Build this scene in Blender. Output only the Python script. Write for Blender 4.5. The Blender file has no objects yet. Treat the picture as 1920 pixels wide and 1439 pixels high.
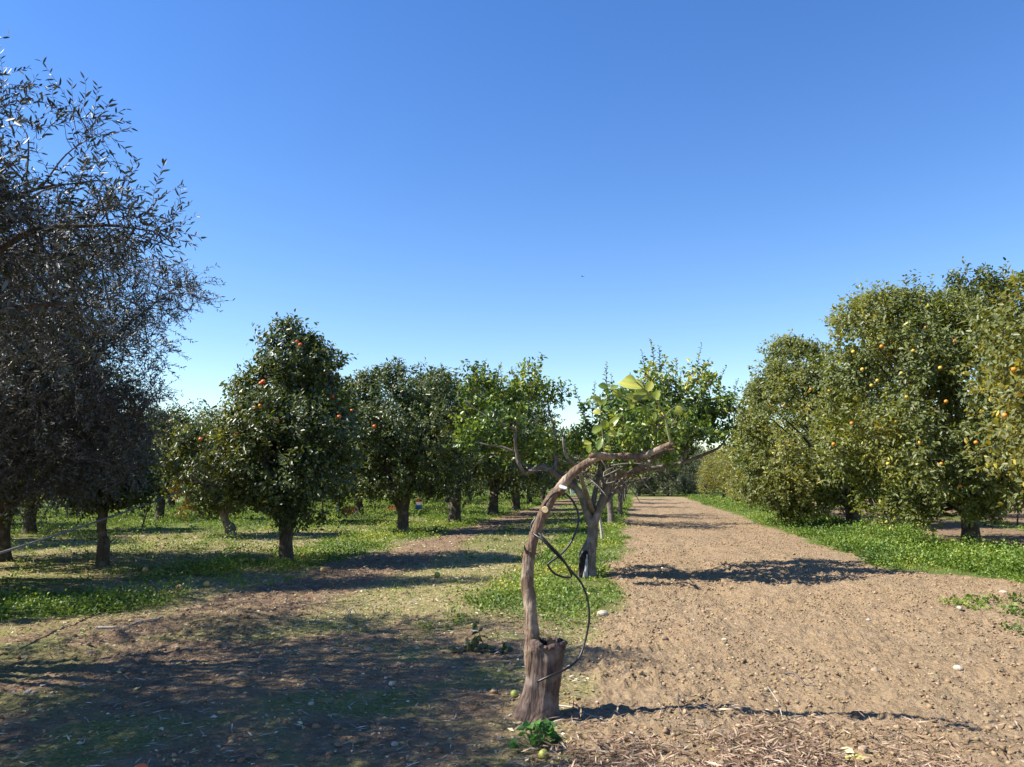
import bpy, math, random
import numpy as np
from mathutils import Vector, Matrix, Quaternion

SC = bpy.context.scene
COL = SC.collection
R = math.radians
rs = np.random.RandomState

# ------------------------------------------------------------------ camera numbers
CAM_H, FPX, HOR = 1.6, 1450.0, 900.0
TH = math.atan((HOR - 719.5) / FPX)
CT, ST = math.cos(TH), math.sin(TH)


def ray(px, py):
    u, v = (px - 960.0) / FPX, (py - 719.5) / FPX
    return np.array([u, CT + v * ST, ST - v * CT])


def at(px, py, d):
    """the point that lies d metres ahead and shows at px, py of the 1920 px photograph"""
    r = ray(px, py)
    return np.array([0, 0, CAM_H]) + r * (d / r[1])


def on_ground(px, py):
    r = ray(px, py)
    p = np.array([0, 0, CAM_H]) + r * (-CAM_H / r[2])
    p[2] = H1(p[0], p[1])
    return p


# ------------------------------------------------------------------ noise
def _h(ix, iy, iz, seed):
    n = (ix * 374761393 + iy * 668265263 + iz * 2147483647 + seed * 1274126177) & 0xFFFFFFFF
    n = ((n ^ (n >> 13)) * 1274126177) & 0xFFFFFFFF
    n = ((n ^ (n >> 15)) * 2246822519) & 0xFFFFFFFF
    return ((n ^ (n >> 16)) & 0xFFFFFF) / float(0xFFFFFF)


def vnoise(x, y, z=None, seed=0):
    x = np.asarray(x, float); y = np.asarray(y, float)
    z = np.zeros_like(x) if z is None else np.asarray(z, float)
    fx, fy, fz = np.floor(x), np.floor(y), np.floor(z)
    ix, iy, iz = fx.astype(np.int64), fy.astype(np.int64), fz.astype(np.int64)
    tx, ty, tz = x - fx, y - fy, z - fz
    tx = tx * tx * (3 - 2 * tx); ty = ty * ty * (3 - 2 * ty); tz = tz * tz * (3 - 2 * tz)
    o = 0
    for a in (0, 1):
        for b in (0, 1):
            for c in (0, 1):
                w = (tx if a else 1 - tx) * (ty if b else 1 - ty) * (tz if c else 1 - tz)
                o = o + w * _h(ix + a, iy + b, iz + c, seed)
    return o


def fbm(x, y, octv=4, seed=0, z=None):
    o, a, s, f = 0, .5, 0, 1.0
    for k in range(octv):
        o = o + a * vnoise(np.asarray(x) * f + 17.3 * k, np.asarray(y) * f - 9.1 * k, None if z is None else np.asarray(z) * f, seed + k)
        s += a; a *= .5; f *= 2.03
    return o / s


def sstep(a, b, x):
    t = np.clip((x - a) / (b - a), 0, 1)
    return t * t * (3 - 2 * t)


# ------------------------------------------------------------------ the lie of the land
SL = .158                                              # the orchard rows run this much to the right per metre ahead


def zones(x, y):
    """lane (bare tilled soil), pale (dry litter), green (weeds), red (reddish soil) weights in 0..1"""
    x = np.asarray(x, float); y = np.asarray(y, float)
    w = (fbm(x * .9, y * .55, 3, 5) - .5)
    w2 = (fbm(x * 3.1, y * 2.2, 3, 9) - .5)
    s = x - SL * y + w * .9 + w2 * .45
    redge = 4.55 + 1.7 * sstep(15, 11, y) - .1
    lane = sstep(-.5, -.22, s) * sstep(redge + .25, redge - .1, s) * sstep(74, 66, y)
    green = np.zeros_like(x)
    green = np.maximum(green, sstep(-2.3, -1.8, s) * sstep(-.15, -.5, s) * sstep(8.5, 10.5, y + w * 3) * .95)
    green = np.maximum(green, sstep(redge - .1, redge + .35, s) * sstep(8.7, 7.6, s) * sstep(9.5, 11.5, y + w * 2))
    green = np.maximum(green, sstep(-8.6, -7.9, s) * sstep(-5.7, -6.3, s) * sstep(12.5, 14.5, y + w * 3) * .9)
    green = np.maximum(green, sstep(-8.3, -9.5, s + w * 5) * sstep(22, 27, y + w * 10))
    green = np.maximum(green, sstep(-2.0, -2.6, s) * sstep(-4.6, -4.0, s) * sstep(17, 20, y + w * 6) * .55)
    green = np.maximum(green, sstep(-8.2, -9, s) * sstep(10, 12, y) * np.clip(.22 + 1.5 * w2 + .9 * w, 0, .7))
    green = np.maximum(green, sstep(70, 76, y + w * 6))
    dd = np.hypot((x + 6.4) / 1.7, (y - 10.3) / 1.0)
    green = np.maximum(green, sstep(1.2, .75, dd + w))
    green = np.maximum(green, .8 * sstep(11.8, 13.5, s) * sstep(14.5, 13.5, s))
    red = sstep(-6.1, -5.5, s) * sstep(-3.7, -4.4, s) * sstep(4, 8, y)
    red = np.maximum(red, sstep(8.4, 9.0, s))
    red = np.where(green > red, red * (1 - green), red)
    pale = (1 - lane) * (1 - np.maximum(green, red))
    return lane, pale, green, red


def Hg(x, y):
    x = np.asarray(x, float); y = np.asarray(y, float)
    lane, pale, green, red = zones(x, y)
    rough = np.maximum(lane, red * .8)
    near = sstep(60, 8, y)
    h = (fbm(x * .35, y * .35, 2, 21) - .5) * .12
    h = h + (fbm(x * 4.2, y * 4.2, 3, 31) - .5) * (.035 + .035 * rough) * near
    c = fbm(x * 13, y * 13, 3, 41)
    h = h + (np.abs(c - .5) * 2) ** 1.2 * .06 * (.35 + .65 * rough) * sstep(40, 6, y)
    c2 = vnoise(x * 21, y * 17, None, 43)
    st = x - SL * y
    rut = np.exp(-((st - 1.15) / .22) ** 2) + np.exp(-((st - 2.75) / .22) ** 2)
    h = h - rut * .025 * lane
    rough = rough * (1 - .55 * rut * lane)
    h = h + .07 * np.exp(-((x - 1.15) / .8) ** 2 - ((y - 4.25) / .55) ** 2)
    patch = sstep(.4, .62, fbm(x * .9, y * .9, 2, 45))
    h = h + np.maximum(c2 - .55, 0) * .11 * rough * (.35 + .65 * patch) * sstep(34, 8, y)
    return h


def H1(x, y):
    return float(Hg(np.array([x]), np.array([y]))[0])


# ------------------------------------------------------------------ object helpers
def tag(o, label=None, cat=None, group=None, kind=None):
    if label: o['label'] = label
    if cat: o['category'] = cat
    if group: o['group'] = group
    if kind: o['kind'] = kind
    return o


def thing(name, loc, label, cat, group=None, rz=0.0):
    o = bpy.data.objects.new(name, None)
    o.empty_display_size = .2
    COL.objects.link(o)
    o.location = loc
    o.rotation_euler = (0, 0, rz)
    return tag(o, label, cat, group)


def link(name, me, mat, parent=None, loc=None, smooth=True):
    o = bpy.data.objects.new(name, me)
    COL.objects.link(o)
    if mat is not None:
        me.materials.append(mat)
    if smooth:
        me.polygons.foreach_set('use_smooth', [True] * len(me.polygons))
    if parent is not None: o.parent = parent
    if loc is not None: o.location = loc
    return o


def np_mesh(name, verts, faces, cols=None):
    """faces: (M,k) array; cols: (N,3) linear colour per vertex"""
    verts = np.ascontiguousarray(verts, np.float32)
    faces = np.ascontiguousarray(faces, np.int32)
    m, k = faces.shape
    me = bpy.data.meshes.new(name)
    me.vertices.add(len(verts)); me.vertices.foreach_set('co', verts.ravel())
    me.loops.add(m * k); me.loops.foreach_set('vertex_index', faces.ravel())
    me.polygons.add(m)
    me.polygons.foreach_set('loop_start', np.arange(0, m * k, k, dtype=np.int32))
    if cols is not None:
        c = np.ones((len(verts), 4), np.float32); c[:, :3] = cols
        a = me.attributes.new('tint', 'FLOAT_COLOR', 'POINT')
        a.data.foreach_set('color', c.ravel())
    me.update(calc_edges=True)
    return me


class MB:
    def __init__(self): self.v, self.f = [], []

    def add(self, verts, faces):
        n = len(self.v)
        self.v += [tuple(map(float, p)) for p in verts]
        self.f += [tuple(i + n for i in f) for f in faces]

    def tube(self, pts, rad, seg=8, sub=4, rough=0.0, seed=0, cap=True, fine=0.0):
        P, Rr = resample(np.array(pts, float), np.array(rad, float), sub)
        k = len(P)
        T = np.gradient(P, axis=0)
        T /= np.linalg.norm(T, axis=1)[:, None] + 1e-9
        n = np.cross(T[0], [0.0, 0, 1]) if abs(T[0][2]) < .9 else np.cross(T[0], [1.0, 0, 0])
        n /= np.linalg.norm(n)
        V = []
        for i in range(k):
            n = n - T[i] * n.dot(T[i]); n /= np.linalg.norm(n) + 1e-9
            b = np.cross(T[i], n)
            a = np.arange(seg) * 2 * np.pi / seg
            r = np.full(seg, Rr[i])
            ring = P[i] + r[:, None] * (np.cos(a)[:, None] * n + np.sin(a)[:, None] * b)
            V.append(ring)
        V = np.array(V)
        if rough:
            q = V.reshape(-1, 3)
            f = 1.0 / max(Rr.mean(), .01)
            nz = fbm(q[:, 0] * f * .9, q[:, 1] * f * .9, 3, seed + 3, q[:, 2] * f * .35) - .5
            cen = np.repeat(P, seg, axis=0)
            q2 = cen + (q - cen) * (1 + rough * 2 * nz[:, None])
            if fine: q2 = q2 + (q - cen) * fine * 2 * (fbm(q[:, 0] * f * 4, q[:, 1] * f * 4, 3, seed + 7, q[:, 2] * f * .9) - .5)[:, None]
            q = q2
            V = q.reshape(k, seg, 3)
        F = []
        for i in range(k - 1):
            for j in range(seg):
                j2 = (j + 1) % seg
                F.append((i * seg + j, i * seg + j2, (i + 1) * seg + j2, (i + 1) * seg + j))
        vs = list(V.reshape(-1, 3))
        if cap:
            F.append(tuple(range(seg))[::-1])
            F.append(tuple((k - 1) * seg + j for j in range(seg)))
        self.add(vs, F)

    def mesh(self, name, off=None):
        me = bpy.data.meshes.new(name)
        v = self.v
        if off is not None:
            v = [(p[0] - off[0], p[1] - off[1], p[2] - off[2]) for p in v]
        me.from_pydata(v, [], self.f)
        me.update()
        return me

    def build(self, name, mat, parent=None, off=None, smooth=True):
        return link(name, self.mesh(name, off), mat, parent, None, smooth)


def resample(P, Rr, sub):
    if len(P) < 3 or sub <= 1:
        return P, Rr
    out, ro = [], []
    k = len(P)
    for i in range(k - 1):
        p0 = P[i - 1] if i else 2 * P[0] - P[1]
        p3 = P[i + 2] if i + 2 < k else 2 * P[-1] - P[-2]
        p1, p2 = P[i], P[i + 1]
        for t in np.arange(sub) / sub:
            out.append(.5 * (2 * p1 + (p2 - p0) * t + (2 * p0 - 5 * p1 + 4 * p2 - p3) * t * t + (3 * p1 - p0 - 3 * p2 + p3) * t ** 3))
            ro.append(Rr[i] * (1 - t) + Rr[i + 1] * t)
    out.append(P[-1]); ro.append(Rr[-1])
    return np.array(out), np.array(ro)


def copy_tree(o, parent=None):
    c = o.copy(); COL.objects.link(c); c.parent = parent
    for ch in list(o.children):
        copy_tree(ch, c)
    return c


def unit(a):
    return a / (np.linalg.norm(a, axis=-1, keepdims=True) + 1e-9)


# ------------------------------------------------------------------ materials
def new_mat(name):
    m = bpy.data.materials.new(name); m.use_nodes = True
    nt = m.node_tree; nt.nodes.clear()
    return m, nt, nt.nodes, nt.links


def N(nodes, typ, **kw):
    n = nodes.new(typ)
    for k, v in kw.items():
        if k in n.inputs.keys() if hasattr(n.inputs, 'keys') else False: n.inputs[k].default_value = v
        else: setattr(n, k, v)
    return n


def leaf_mat(name, rough=.4, trans=.25, back=None, spec=.5, tboost=(1.6, 1.5, .6)):
    m, nt, nd, lk = new_mat(name)
    out = nd.new('ShaderNodeOutputMaterial')
    at_ = nd.new('ShaderNodeAttribute'); at_.attribute_name = 'tint'
    bs = nd.new('ShaderNodeBsdfPrincipled')
    bs.inputs['Roughness'].default_value = rough
    bs.inputs['Specular IOR Level'].default_value = spec
    col = at_.outputs['Color']
    if back:
        ge = nd.new('ShaderNodeNewGeometry')
        mx = nd.new('ShaderNodeMix'); mx.data_type = 'RGBA'
        lk.new(ge.outputs['Backfacing'], mx.inputs[0])
        lk.new(col, mx.inputs[6]); mx.inputs[7].default_value = (*back, 1)
        col = mx.outputs[2]
    lk.new(col, bs.inputs['Base Color'])
    tr = nd.new('ShaderNodeBsdfTranslucent')
    mu = nd.new('ShaderNodeMix'); mu.data_type = 'RGBA'; mu.blend_type = 'MULTIPLY'; mu.inputs[0].default_value = 1
    lk.new(at_.outputs['Color'], mu.inputs[6]); mu.inputs[7].default_value = (*tboost, 1)
    lk.new(mu.outputs[2], tr.inputs['Color'])
    ms = nd.new('ShaderNodeMixShader'); ms.inputs[0].default_value = trans
    lk.new(bs.outputs[0], ms.inputs[1]); lk.new(tr.outputs[0], ms.inputs[2])
    lk.new(ms.outputs[0], out.inputs['Surface'])
    return m


def bark_mat(name, c1, c2, c3=None, scale=14, stretch=.22, bump=.6, rough=.9):
    m, nt, nd, lk = new_mat(name)
    out = nd.new('ShaderNodeOutputMaterial')
    bs = nd.new('ShaderNodeBsdfPrincipled'); bs.inputs['Roughness'].default_value = rough
    bs.inputs['Specular IOR Level'].default_value = .2
    tc = nd.new('ShaderNodeTexCoord')
    mp = nd.new('ShaderNodeMapping'); mp.inputs['Scale'].default_value = (1, 1, stretch)
    lk.new(tc.outputs['Object'], mp.inputs[0])
    n1 = nd.new('ShaderNodeTexNoise'); n1.inputs['Scale'].default_value = scale * 2.2; n1.inputs['Detail'].default_value = 8
    n1.inputs['Roughness'].default_value = .7
    lk.new(mp.outputs[0], n1.inputs['Vector'])
    n2 = nd.new('ShaderNodeTexNoise'); n2.inputs['Scale'].default_value = scale * .4; n2.inputs['Detail'].default_value = 5
    lk.new(tc.outputs['Object'], n2.inputs['Vector'])
    r1 = nd.new('ShaderNodeValToRGB')
    r1.color_ramp.elements[0].position = .32; r1.color_ramp.elements[0].color = (*c1, 1)
    r1.color_ramp.elements[1].position = .68; r1.color_ramp.elements[1].color = (*c2, 1)
    lk.new(n1.outputs['Fac'], r1.inputs[0])
    mx = nd.new('ShaderNodeMix'); mx.data_type = 'RGBA'
    r2 = nd.new('ShaderNodeValToRGB'); r2.color_ramp.elements[0].position = .5; r2.color_ramp.elements[1].position = .68
    lk.new(n2.outputs['Fac'], r2.inputs[0]); lk.new(r2.outputs[0], mx.inputs[0])
    lk.new(r1.outputs[0], mx.inputs[6]); mx.inputs[7].default_value = (*(c3 or c2), 1)
    lk.new(mx.outputs[2], bs.inputs['Base Color'])
    vo = nd.new('ShaderNodeTexVoronoi'); vo.feature = 'DISTANCE_TO_EDGE'; vo.inputs['Scale'].default_value = scale * 1.6
    lk.new(mp.outputs[0], vo.inputs['Vector'])
    ad = nd.new('ShaderNodeMath'); ad.operation = 'ADD'
    lk.new(n1.outputs['Fac'], ad.inputs[0]); lk.new(vo.outputs['Distance'], ad.inputs[1])
    bp = nd.new('ShaderNodeBump'); bp.inputs['Strength'].default_value = bump; bp.inputs['Distance'].default_value = .02
    lk.new(ad.outputs[0], bp.inputs['Height']); lk.new(bp.outputs[0], bs.inputs['Normal'])
    lk.new(bs.outputs[0], out.inputs['Surface'])
    return m


def plain_mat(name, c, rough=.6, spec=.4, var=.25, scale=30, bump=.15):
    m, nt, nd, lk = new_mat(name)
    out = nd.new('ShaderNodeOutputMaterial')
    bs = nd.new('ShaderNodeBsdfPrincipled'); bs.inputs['Roughness'].default_value = rough
    bs.inputs['Specular IOR Level'].default_value = spec
    tc = nd.new('ShaderNodeTexCoord')
    n1 = nd.new('ShaderNodeTexNoise'); n1.inputs['Scale'].default_value = scale; n1.inputs['Detail'].default_value = 6
    lk.new(tc.outputs['Object'], n1.inputs['Vector'])
    r1 = nd.new('ShaderNodeValToRGB')
    r1.color_ramp.elements[0].position = .3; r1.color_ramp.elements[0].color = (*[q * (1 - var) for q in c], 1)
    r1.color_ramp.elements[1].position = .7; r1.color_ramp.elements[1].color = (*[min(1, q * (1 + var)) for q in c], 1)
    lk.new(n1.outputs['Fac'], r1.inputs[0]); lk.new(r1.outputs[0], bs.inputs['Base Color'])
    bp = nd.new('ShaderNodeBump'); bp.inputs['Strength'].default_value = bump; bp.inputs['Distance'].default_value = .01
    lk.new(n1.outputs['Fac'], bp.inputs['Height']); lk.new(bp.outputs[0], bs.inputs['Normal'])
    lk.new(bs.outputs[0], out.inputs['Surface'])
    return m


def ground_mat():
    m, nt, nd, lk = new_mat('orchard_soil')
    out = nd.new('ShaderNodeOutputMaterial')
    bs = nd.new('ShaderNodeBsdfPrincipled'); bs.inputs['Roughness'].default_value = .95
    bs.inputs['Specular IOR Level'].default_value = .12
    tc = nd.new('ShaderNodeTexCoord')
    za = nd.new('ShaderNodeAttribute'); za.attribute_name = 'tint'
    sp = nd.new('ShaderNodeSeparateColor'); lk.new(za.outputs['Color'], sp.inputs[0])

    def noise(scale, detail=6, rough=.6):
        n = nd.new('ShaderNodeTexNoise'); n.inputs['Scale'].default_value = scale
        n.inputs['Detail'].default_value = detail; n.inputs['Roughness'].default_value = rough
        lk.new(tc.outputs['Object'], n.inputs['Vector']); return n.outputs['Fac']

    def ramp(fac, stops):
        r = nd.new('ShaderNodeValToRGB')
        e = r.color_ramp.elements
        while len(e) < len(stops): e.new(.5)
        for q, (p, c) in zip(e, stops): q.position = p; q.color = (*c, 1)
        lk.new(fac, r.inputs[0]); return r.outputs[0]

    def mix(f, a, b, t='MIX'):
        x = nd.new('ShaderNodeMix'); x.data_type = 'RGBA'; x.blend_type = t
        if isinstance(f, float): x.inputs[0].default_value = f
        else: lk.new(f, x.inputs[0])
        for s, q in ((6, a), (7, b)):
            if isinstance(q, tuple): x.inputs[s].default_value = (*q, 1)
            else: lk.new(q, x.inputs[s])
        return x.outputs[2]

    big, mid, fine, tiny = noise(.7, 4), noise(6, 6, .65), noise(34, 8, .7), noise(120, 4, .7)
    lane = ramp(mid, [(.25, (.17, .118, .07)), (.5, (.28, .204, .124)), (.75, (.36, .275, .18))])
    lane = mix(ramp(big, [(.35, (0, 0, 0)), (.65, (1, 1, 1))]), lane, mix(.5, lane, (.34, .235, .13)))
    pale = ramp(fine, [(.25, (.17, .125, .06)), (.48, (.30, .235, .115)), (.6, (.40, .34, .17)), (.8, (.46, .40, .26))])
    pale = mix(ramp(mid, [(.45, (0, 0, 0)), (.62, (1, 1, 1))]), pale, ramp(fine, [(.3, (.10, .12, .03)), (.7, (.25, .25, .08))]))
    green = ramp(fine, [(.3, (.06, .075, .018)), (.5, (.11, .15, .03)), (.72, (.21, .22, .07))])
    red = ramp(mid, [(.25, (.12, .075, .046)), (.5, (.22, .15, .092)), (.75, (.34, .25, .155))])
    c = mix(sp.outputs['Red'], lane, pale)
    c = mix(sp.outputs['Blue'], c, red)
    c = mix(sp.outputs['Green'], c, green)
    c = mix(.55, c, mix(1.0, c, ramp(tiny, [(.28, (.45, .42, .4)), (.5, (1, 1, 1)), (.75, (1.3, 1.3, 1.25))]), 'MULTIPLY'))
    lk.new(c, bs.inputs['Base Color'])
    vo = nd.new('ShaderNodeTexVoronoi'); vo.inputs['Scale'].default_value = 28
    lk.new(tc.outputs['Object'], vo.inputs['Vector'])
    m1 = nd.new('ShaderNodeMath'); m1.operation = 'MULTIPLY_ADD'
    lk.new(fine, m1.inputs[0]); m1.inputs[1].default_value = 1.4; lk.new(vo.outputs['Distance'], m1.inputs[2])
    bp = nd.new('ShaderNodeBump'); bp.inputs['Strength'].default_value = .9; bp.inputs['Distance'].default_value = .025
    lk.new(m1.outputs[0], bp.inputs['Height'])
    bp2 = nd.new('ShaderNodeBump'); bp2.inputs['Strength'].default_value = .6; bp2.inputs['Distance'].default_value = .008
    lk.new(tiny, bp2.inputs['Height']); lk.new(bp.outputs[0], bp2.inputs['Normal'])
    lk.new(bp2.outputs[0], bs.inputs['Normal'])
    lk.new(bs.outputs[0], out.inputs['Surface'])
    return m


M = dict(
    citrus=leaf_mat('citrus_leaf', .40, .23, (.085, .11, .045), .42),
    sunny=leaf_mat('orange_leaf', .42, .25, (.13, .15, .055), .32),
    lemon=leaf_mat('lemon_leaf', .38, .34, None),
    olive=leaf_mat('olive_leaf', .5, .08, (.13, .135, .115), .4, (1.3, 1.3, .7)),
    weed=leaf_mat('weed_leaf', .55, .30),
    dry=leaf_mat('dry_litter', .8, .08, None, .2, (1.2, 1, .7)),
    clod=leaf_mat('soil_clod', .95, .0, None, .1),
    bark_dark=bark_mat('citrus_bark', (.035, .028, .022), (.11, .09, .07), (.16, .14, .12)),
    bark_olive=bark_mat('olive_bark', (.04, .034, .03), (.13, .11, .095), (.2, .18, .16)),
    bark_lemon=bark_mat('lemon_bark', (.075, .046, .03), (.25, .17, .118), (.36, .28, .21), 20, .14, 1.0),
    bark_stump=bark_mat('stump_bark', (.04, .028, .024), (.17, .118, .095), (.24, .185, .155), 20, .12, 1.0),
    bark_grey=bark_mat('grey_lemon_bark', (.075, .062, .054), (.21, .18, .155), (.28, .245, .215), 14, .25),
    char=plain_mat('blackened_hollow', (.02, .018, .017), .9, .1),
    ash=plain_mat('grey_dead_wood', (.30, .29, .29), .9, .1, .4, 40, .4),
    cutwood=plain_mat('fresh_cut_wood', (.78, .62, .33), .7, .2, .12, 60, .1),
    palecut=plain_mat('weathered_cut_wood', (.78, .74, .68), .7, .2, .1, 60, .1),
    twig=plain_mat('twig_bark', (.13, .105, .088), .85, .2, .35, 60, .3),
    greentwig=plain_mat('green_twig', (.22, .24, .10), .7, .3, .25, 40, .1),
    orange=plain_mat('orange_peel', (.62, .22, .02), .45, .5, .10, 90, .35),
    redorange=plain_mat('red_orange_peel', (.72, .13, .03), .45, .5, .12, 90, .35),
    yellow=plain_mat('yellow_peel', (.6, .38, .05), .5, .5, .15, 60, .35),
    limegreen=plain_mat('green_yellow_peel', (.30, .31, .05), .5, .5, .15, 60, .35),
    tan=plain_mat('withered_peel', (.52, .34, .14), .7, .3, .3, 40, .4),
    black=plain_mat('black_polythene', (.012, .012, .013), .42, .5, .2, 40, .05),
    rope=plain_mat('grey_rope', (.20, .19, .165), .85, .2, .3, 90, .4),
    stake=plain_mat('weathered_wood', (.42, .38, .31), .85, .2, .3, 30, .4),
    rust=plain_mat('rusty_iron', (.07, .05, .04), .8, .3, .4, 40, .3),
    crate=plain_mat('orange_plastic', (.62, .12, .025), .5, .4, .12, 20, .05),
    crateb=plain_mat('brown_plastic', (.30, .085, .03), .55, .4, .15, 20, .05),
    white=plain_mat('white_paint', (.78, .78, .76), .6, .3, .06, 10, .05),
    pink=plain_mat('faded_red_paint', (.62, .16, .13), .6, .3, .12, 20, .05),
    blue=plain_mat('blue_paint', (.06, .16, .52), .5, .4, .12, 20, .05),
    stone=plain_mat('pale_limestone', (.40, .345, .27), .9, .15, .22, 24, .6),
    dull=plain_mat('brown_stone', (.30, .22, .15), .9, .15, .3, 24, .6),
    feather=plain_mat('dark_feather', (.03, .03, .035), .8, .2, .2, 20, .05),
    ground=ground_mat(),
)

# ------------------------------------------------------------------ leaves in bulk
_LT = np.array([(0, 0, 0), (.28, -.5, .13), (.66, -.43, .11), (1, 0, -.10), (.66, .43, .11), (.28, .5, .13)])
_LF = np.array([(0, 3, 2, 1), (0, 5, 4, 3)])
_RT = np.array([(0, 0, 0), (.45, -.5, .12), (1, 0, -.06), (.45, .5, .12)])
_RF = np.array([(0, 2, 1), (0, 3, 2)])


def leaf_arrays(pos, dr, nr, L, W, col, simple=False):
    pos = np.asarray(pos, float); n = len(pos)
    dr = unit(dr); nr = nr - dr * (nr * dr).sum(1, keepdims=True); nr = unit(nr)
    sd = np.cross(nr, dr)
    T, F = (_RT, _RF) if simple else (_LT, _LF)
    L = np.broadcast_to(L, (n,)); W = np.broadcast_to(W, (n,))
    v = (pos[:, None, :] + T[None, :, 0:1] * (L[:, None, None] * dr[:, None, :])
         + T[None, :, 1:2] * (W[:, None, None] * sd[:, None, :]) + T[None, :, 2:3] * (W[:, None, None] * 1.3 * nr[:, None, :]))
    f = F[None] + (np.arange(n) * len(T))[:, None, None]
    c = np.repeat(col, len(T), axis=0)
    return v.reshape(-1, 3), f.reshape(-1, F.shape[1]), c


def leaf_obj(name, arr, mat, parent=None, off=(0, 0, 0)):
    v, f, c = arr
    return link(name, np_mesh(name, v - np.asarray(off), f, c), mat, parent)


def palette(r, n, cols, wts, jit=.18, pos=None, clump=None, seed=0):
    """colour per leaf; clump shifts whole sprays towards the later colours"""
    cols = np.array(cols, float); w = np.cumsum(np.array(wts, float) / sum(wts))
    u = r.rand(n)
    if pos is not None:
        k = fbm(pos[:, 0] * clump, pos[:, 1] * clump, 2, seed, pos[:, 2] * clump)
        u = np.clip(u * .55 + (k - .5) * 1.1 + .22, 0, .999)
    idx = np.searchsorted(w, u).clip(0, len(cols) - 1)
    c = cols[idx] * (1 + (r.rand(n, 1) - .5) * 2 * jit) * (1 + (r.rand(n, 3) - .5) * .12)
    return c


def rand_dirs(r, n):
    a = r.normal(size=(n, 3)); return unit(a)


GREEN = [(.034, .056, .014), (.072, .10, .02), (.13, .16, .032), (.22, .23, .048), (.36, .33, .08)]
GREEN_W = [3, 3.6, 3.2, 2, .9]
SUNNY = [(.036, .060, .015), (.10, .135, .028), (.24, .26, .055), (.40, .39, .09), (.54, .50, .15), (.5, .36, .08)]
SUNNY_W = [2.7, 3, 3, 2.5, 1.5, .4]
GOLD = [(.06, .075, .018), (.15, .15, .028), (.28, .25, .045), (.42, .35, .06), (.48, .31, .05)]
GOLD_W = [1.5, 2.5, 3, 2.5, 1]
LEMON = [(.038, .075, .02), (.068, .12, .027), (.13, .195, .04), (.25, .305, .065), (.44, .42, .085)]
LEMON_W = [2.5, 3, 2.5, 1.6, .7]


def crown_twigs(r, lobes, n, gap=.42, gap_f=1.1, seed=0, core=.25, shell=.16, zmin=None):
    """tips of leafy twigs through the outer volume of a crown made of ellipsoid lobes"""
    lobes = np.array(lobes, float)
    w = (lobes[:, 3] * lobes[:, 4] + lobes[:, 3] * lobes[:, 5]) ; w /= w.sum()
    P, D = [], []
    tot = 0
    while tot < n:
        k = n * 2
        i = r.choice(len(lobes), k, p=w)
        d = rand_dirs(r, k)
        inner = r.rand(k) < core
        f = np.where(inner, r.rand(k) ** .5 * .85, 1 - np.abs(r.normal(size=k)) * shell)
        f = np.clip(f + .10 * r.normal(size=k) * ~inner, .1, 1.22)
        f = f * (.62 + .78 * fbm(d[:, 0] * 1.9 + i * 3.1, d[:, 1] * 1.9, 2, seed + 9, d[:, 2] * 1.9))
        f = np.where(r.rand(k) < .09, f + r.rand(k) * .34 * np.clip(d[:, 2] + .75, .2, 1), f)
        p = lobes[i, :3] + d * lobes[i, 3:6] * f[:, None]
        ok = fbm(p[:, 0] * gap_f, p[:, 1] * gap_f, 3, seed + 50, p[:, 2] * gap_f) > gap
        # leaf out the outside only: drop most points that are deep inside another lobe
        ok &= f < 1.36
        q = (p[:, None, :] - lobes[None, :, :3]) / lobes[None, :, 3:6]
        depth = np.sqrt((q ** 2).sum(2)).min(1)
        ok &= (depth > .62) | (r.rand(k) < .22)
        if zmin is not None: ok &= p[:, 2] > zmin + .25 * r.normal(size=k)
        P.append(p[ok]); D.append(d[ok]); tot += ok.sum()
    return np.concatenate(P)[:n], np.concatenate(D)[:n]


def leafy(r, P, D, per, L, W, up=.35, tl=(.18, .36), cols=GREEN, wts=GREEN_W, clump=.9, seed=0, simple=False, droop=0.0):
    n = len(P)
    td = unit(D * .75 + np.array([0, 0, up]) + r.normal(size=(n, 3)) * .42)
    ln = r.uniform(tl[0], tl[1], n)
    m = n * per
    t = np.tile(np.linspace(.08, 1, per), n) + r.uniform(-.05, .05, m)
    b = np.repeat(P, per, 0); tdr = np.repeat(td, per, 0); lr = np.repeat(ln, per)
    pos = b + tdr * (t * lr)[:, None] - np.repeat(td * (ln * .5)[:, None], per, 0)
    side = unit(np.cross(tdr, rand_dirs(r, m)))
    ld = unit(tdr * r.uniform(.15, .9, m)[:, None] + side + np.array([0, 0, -droop]) + r.normal(size=(m, 3)) * .25)
    nr = unit(np.array([0, 0, .55]) + np.repeat(D, per, 0) * .55 + r.normal(size=(m, 3)) * .5)
    pos = pos + side * .012
    c = palette(r, m, cols, wts, .2, b, clump, seed)
    LL = L * r.uniform(.65, 1.2, m)
    return leaf_arrays(pos, ld, nr, LL, LL * W / L, c, simple)


def join(*arrs):
    off = 0; V, F, C = [], [], []
    for v, f, c in arrs:
        V.append(v); F.append(f + off); C.append(c); off += len(v)
    return np.concatenate(V), np.concatenate(F), np.concatenate(C)


def twig_sticks(mb, r, P, D, k, nodes, rad=.006):
    for i in r.choice(len(P), min(k, len(P)), replace=False):
        a = nodes[np.argmin(((nodes - P[i]) ** 2).sum(1))]
        b = (a + P[i]) / 2 + r.normal(size=3) * .07
        mb.tube([a, b, P[i]], [rad * 1.6, rad, rad * .45], 5, 3, cap=False)


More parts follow.
